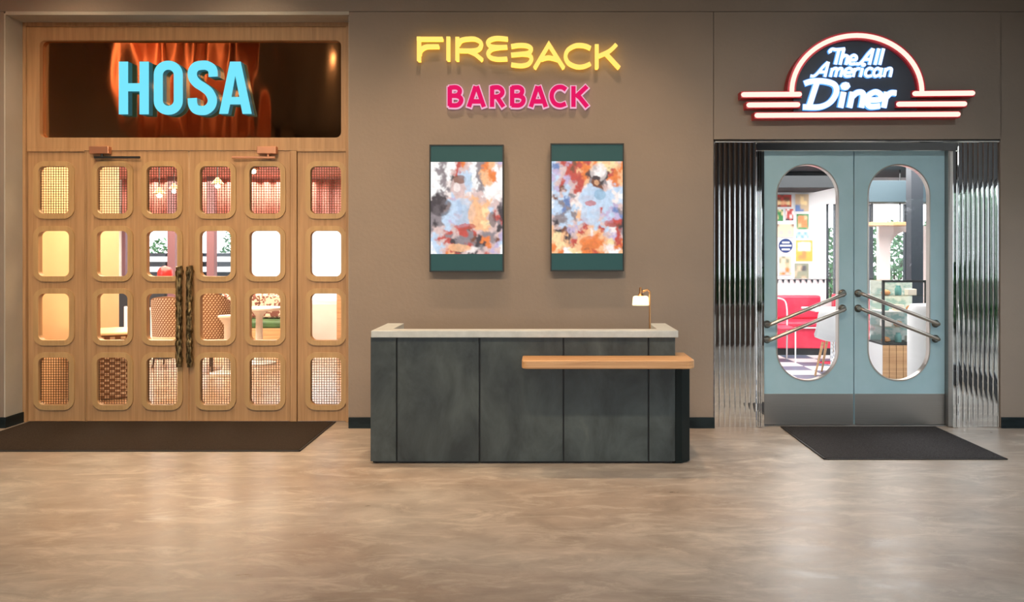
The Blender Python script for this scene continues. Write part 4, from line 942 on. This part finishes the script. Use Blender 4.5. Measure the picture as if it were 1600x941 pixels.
# chairs
wc = empty('tube_chair', (PX(1216, 4.3), 4.3, 0)); tag(wc, 'white tubular chair in front of the red booth', 'chair')
for sx in (-.18, .18):
    MB().tube([(sx, -.2, 0), (sx, -.2, .45), (sx, .18, .45), (sx, .2, 0)], .011, 8).build('leg_frame', M['white'], wc, smooth=50)
MB().tube(smooth([(-.18, .19, .45), (-.185, .22, .75), (-.12, .24, .86), (.12, .24, .86), (.185, .22, .75), (.18, .19, .45)], 5), .011, 8).build('back_frame', M['white'], wc, smooth=50)
MB().box(-.19, .19, -.2, .19, .45, .49).build('seat', M['red_vinyl'], wc, bevel=.015)
def shell_chair(x, y, rot, label):
    t = empty('shell_chair', (x, y, 0)); t.rotation_euler.z = rot; tag(t, label, 'chair')
    prof = [(-.24, .47), (-.22, .44), (-.10, .42), (.08, .42), (.17, .46), (.21, .58), (.24, .76), (.25, .84)]; vs = []; fs = []; n = 8
    for q, (yy_, z) in enumerate(prof):
        for k in range(n+1):
            u = -1+2*k/n; vs.append((u*(.24-.03*max(0, q-4)), yy_-(.05 if q > 3 else 0)*u*u, z+.05*u*u*(q < 5)))
    fs = [(q*(n+1)+k, q*(n+1)+k+1, (q+1)*(n+1)+k+1, (q+1)*(n+1)+k) for q in range(len(prof)-1) for k in range(n)]
    s = MB().add(vs, fs).build('seat_shell', M['white'], t, smooth=80); sm = s.modifiers.new('thickness', 'SOLIDIFY'); sm.thickness = .014
    for sx in (-1, 1):
        for sy in (-1, 1): MB().tube([(sx*.13, sy*.13, .42), (sx*.21, sy*.21, 0)], [.018, .012], 8).build('leg', M['oak'], t)
shell_chair(PX(1306, 3.0), 3.0, R(150), 'white shell chair with wooden legs behind the left teal door')
dt = empty('diner_table', (PX(1301, 4.0), 4.0, 0)); tag(dt, 'white diner table beside the red booth', 'table')
MB().box(-.34, .34, -.3, .3, .735, .765).build('table_top', M['white'], dt, bevel=.008); MB().tube([(0, 0, .02), (0, 0, .735)], .035, 12).build('pedestal', M['chrome'], dt, smooth=40); MB().lathe([(.2, 0), (.2, .015), (.05, .03)], n=24).build('foot', M['chrome'], dt, smooth=40)
# blush partition with an arched opening, oak shelf before it
ay = 4.7; ax = lambda p: PX(p, ay); az = lambda p: PZ(p, ay)
arch = [(ax(1391), .02), (ax(1391), az(390))]+[((ax(1391)+ax(1440))/2-(ax(1440)-ax(1391))/2*math.cos(PI*k/16), az(390)+.26*math.sin(PI*k/16)) for k in range(1, 16)]+[(ax(1440), az(390)), (ax(1440), .02)]
tag(put('wall_partition', prism([rect(ax(1374), ax(1456), .0, az(353)), arch], ay, ay+.1, 'wall_partition', M['blush_wall'])), 'blush pink partition with an arched opening in the diner', 'partition', kind='structure')
hs = empty('oak_shelf', (PX(1389, 4.3), 4.3, PZ(350, 4.3))); tag(hs, 'long oak shelf reaching to the slate pillar', 'shelf')
MB().box(-.30, .34, -.12, .42, -.025, .025).build('board', M['oak'], hs, bevel=.004)
for sx in (-.2, .2): MB().tube([(sx, .1, .02), (sx, .1, 2.71-hs.location.z)], .008, 6).build('hanger', M['black'], hs)
# glass display case on an oak base
cy = 2.2; X = lambda p: PX(p, cy); Z = lambda p: PZ(p, cy); cx = X(1414)
dc = empty('display_case', (cx, cy+.2, 0)); tag(dc, 'black framed glass pastry case on an oak base behind the right teal door', 'display case')
a, b = X(1379)-cx, X(1449)-cx; zc0, zc1 = Z(537), Z(438)
for i in range(6): MB().box(a+(b-a-.04)*i/6+.002, a+(b-a-.04)*(i+1)/6-.002, -.2, .2, .0, zc0-.02).build('base_plank', M['oak'], dc, bevel=.003)
for sx in (a+.012, b-.012):
    for sy in (-.19,): MB().box(sx-.014, sx+.014, sy-.012, sy+.012, zc0, zc1).build('frame_post', M['black'], dc)
MB().box(a-.006, a, -.2, .2, 0, zc0-.02).build('side_panel', M['white'], dc)
MB().box(a, b, -.2, .2, zc0-.02, zc0).build('tray', M['black'], dc)
MB().box(a, b, -.202, -.178, zc1-.026, zc1).build('top_bar', M['black'], dc)
MB().box(a, b, -.178, .2, zc1-.012, zc1-.004).build('glass_top', M['shade_glass'], dc); MB().box(a, a+.008, -.178, .2, zc0, zc1-.012).build('glass_side', M['glass'], dc); MB().box(a+.014, b, .18, .2, zc0, zc1-.012).build('back_panel', M['teal_glass'], dc)
for k in range(1, 4):
    MB().box(a+.02, b-.02, -.17, .17, zc0+(zc1-zc0)*k/4-.004, zc0+(zc1-zc0)*k/4+.004).build('glass_shelf', M['white'] if k == 2 else M['shade_glass'], dc)
MB().box(a+.014, b-.014, -.196, -.192, zc0, zc1-.012).build('front_glass', M['glass'], dc)
rnd = random.Random(5); kinds = [('bun', 'round brown bun on a glass shelf of the pastry case', (.45, .22, .08)), ('cake_box', 'pale cake box on a glass shelf of the pastry case', (.75, .72, .66)), ('jar', 'teal jar on a glass shelf of the pastry case', (.12, .34, .34))]
km = [mat('pastry_tone', k[2], .5) for k in kinds]
rown = ['bottom shelf', 'second shelf', 'third shelf', 'top shelf']; coln = ['left', 'middle', 'right']
for r_ in range(4):
    for c_ in range(3):
        ki = (r_+c_*2) % 3; z = zc0+(zc1-zc0)*r_/4+(.005 if r_ else .001); x = cx+a+.10+c_*.145
        if ki == 0: mb = MB().lathe([(.03, 0), (.05, .012), (.052, .03), (.035, .055), (0, .065)], n=16)
        elif ki == 1: mb = MB().box(-.05, .05, -.05, .05, 0, .07)
        else: mb = MB().lathe([(.034, 0), (.038, .01), (.038, .075), (.026, .09), (.026, .11), (0, .112)], n=16)
        o = mb.build(kinds[ki][0], km[ki], smooth=50, loc=(x, cy+.15, z), bevel=.004 if ki == 1 else 0)
        tag(o, '%s, on the %s %s of the pastry case' % (['brown bun', 'pale cake box', 'teal jar'][ki], coln[c_], rown[r_]), ['bun', 'box', 'jar'][ki], 'goods in the pastry case')
# rounded white counter beside the case
wcx = PX(1466, 1.45); ctn = empty('round_counter', (wcx, 1.45, 0)); tag(ctn, 'white rounded counter end right of the pastry case', 'counter')
MB().lathe([(.30, 0), (.30, .92), (.27, .98), (0, .985)], n=40).build('body', M['white'], ctn, smooth=40); MB().lathe([(.305, .0), (.305, .07), (.30, .075)], n=40).build('plinth', M['black'], ctn)
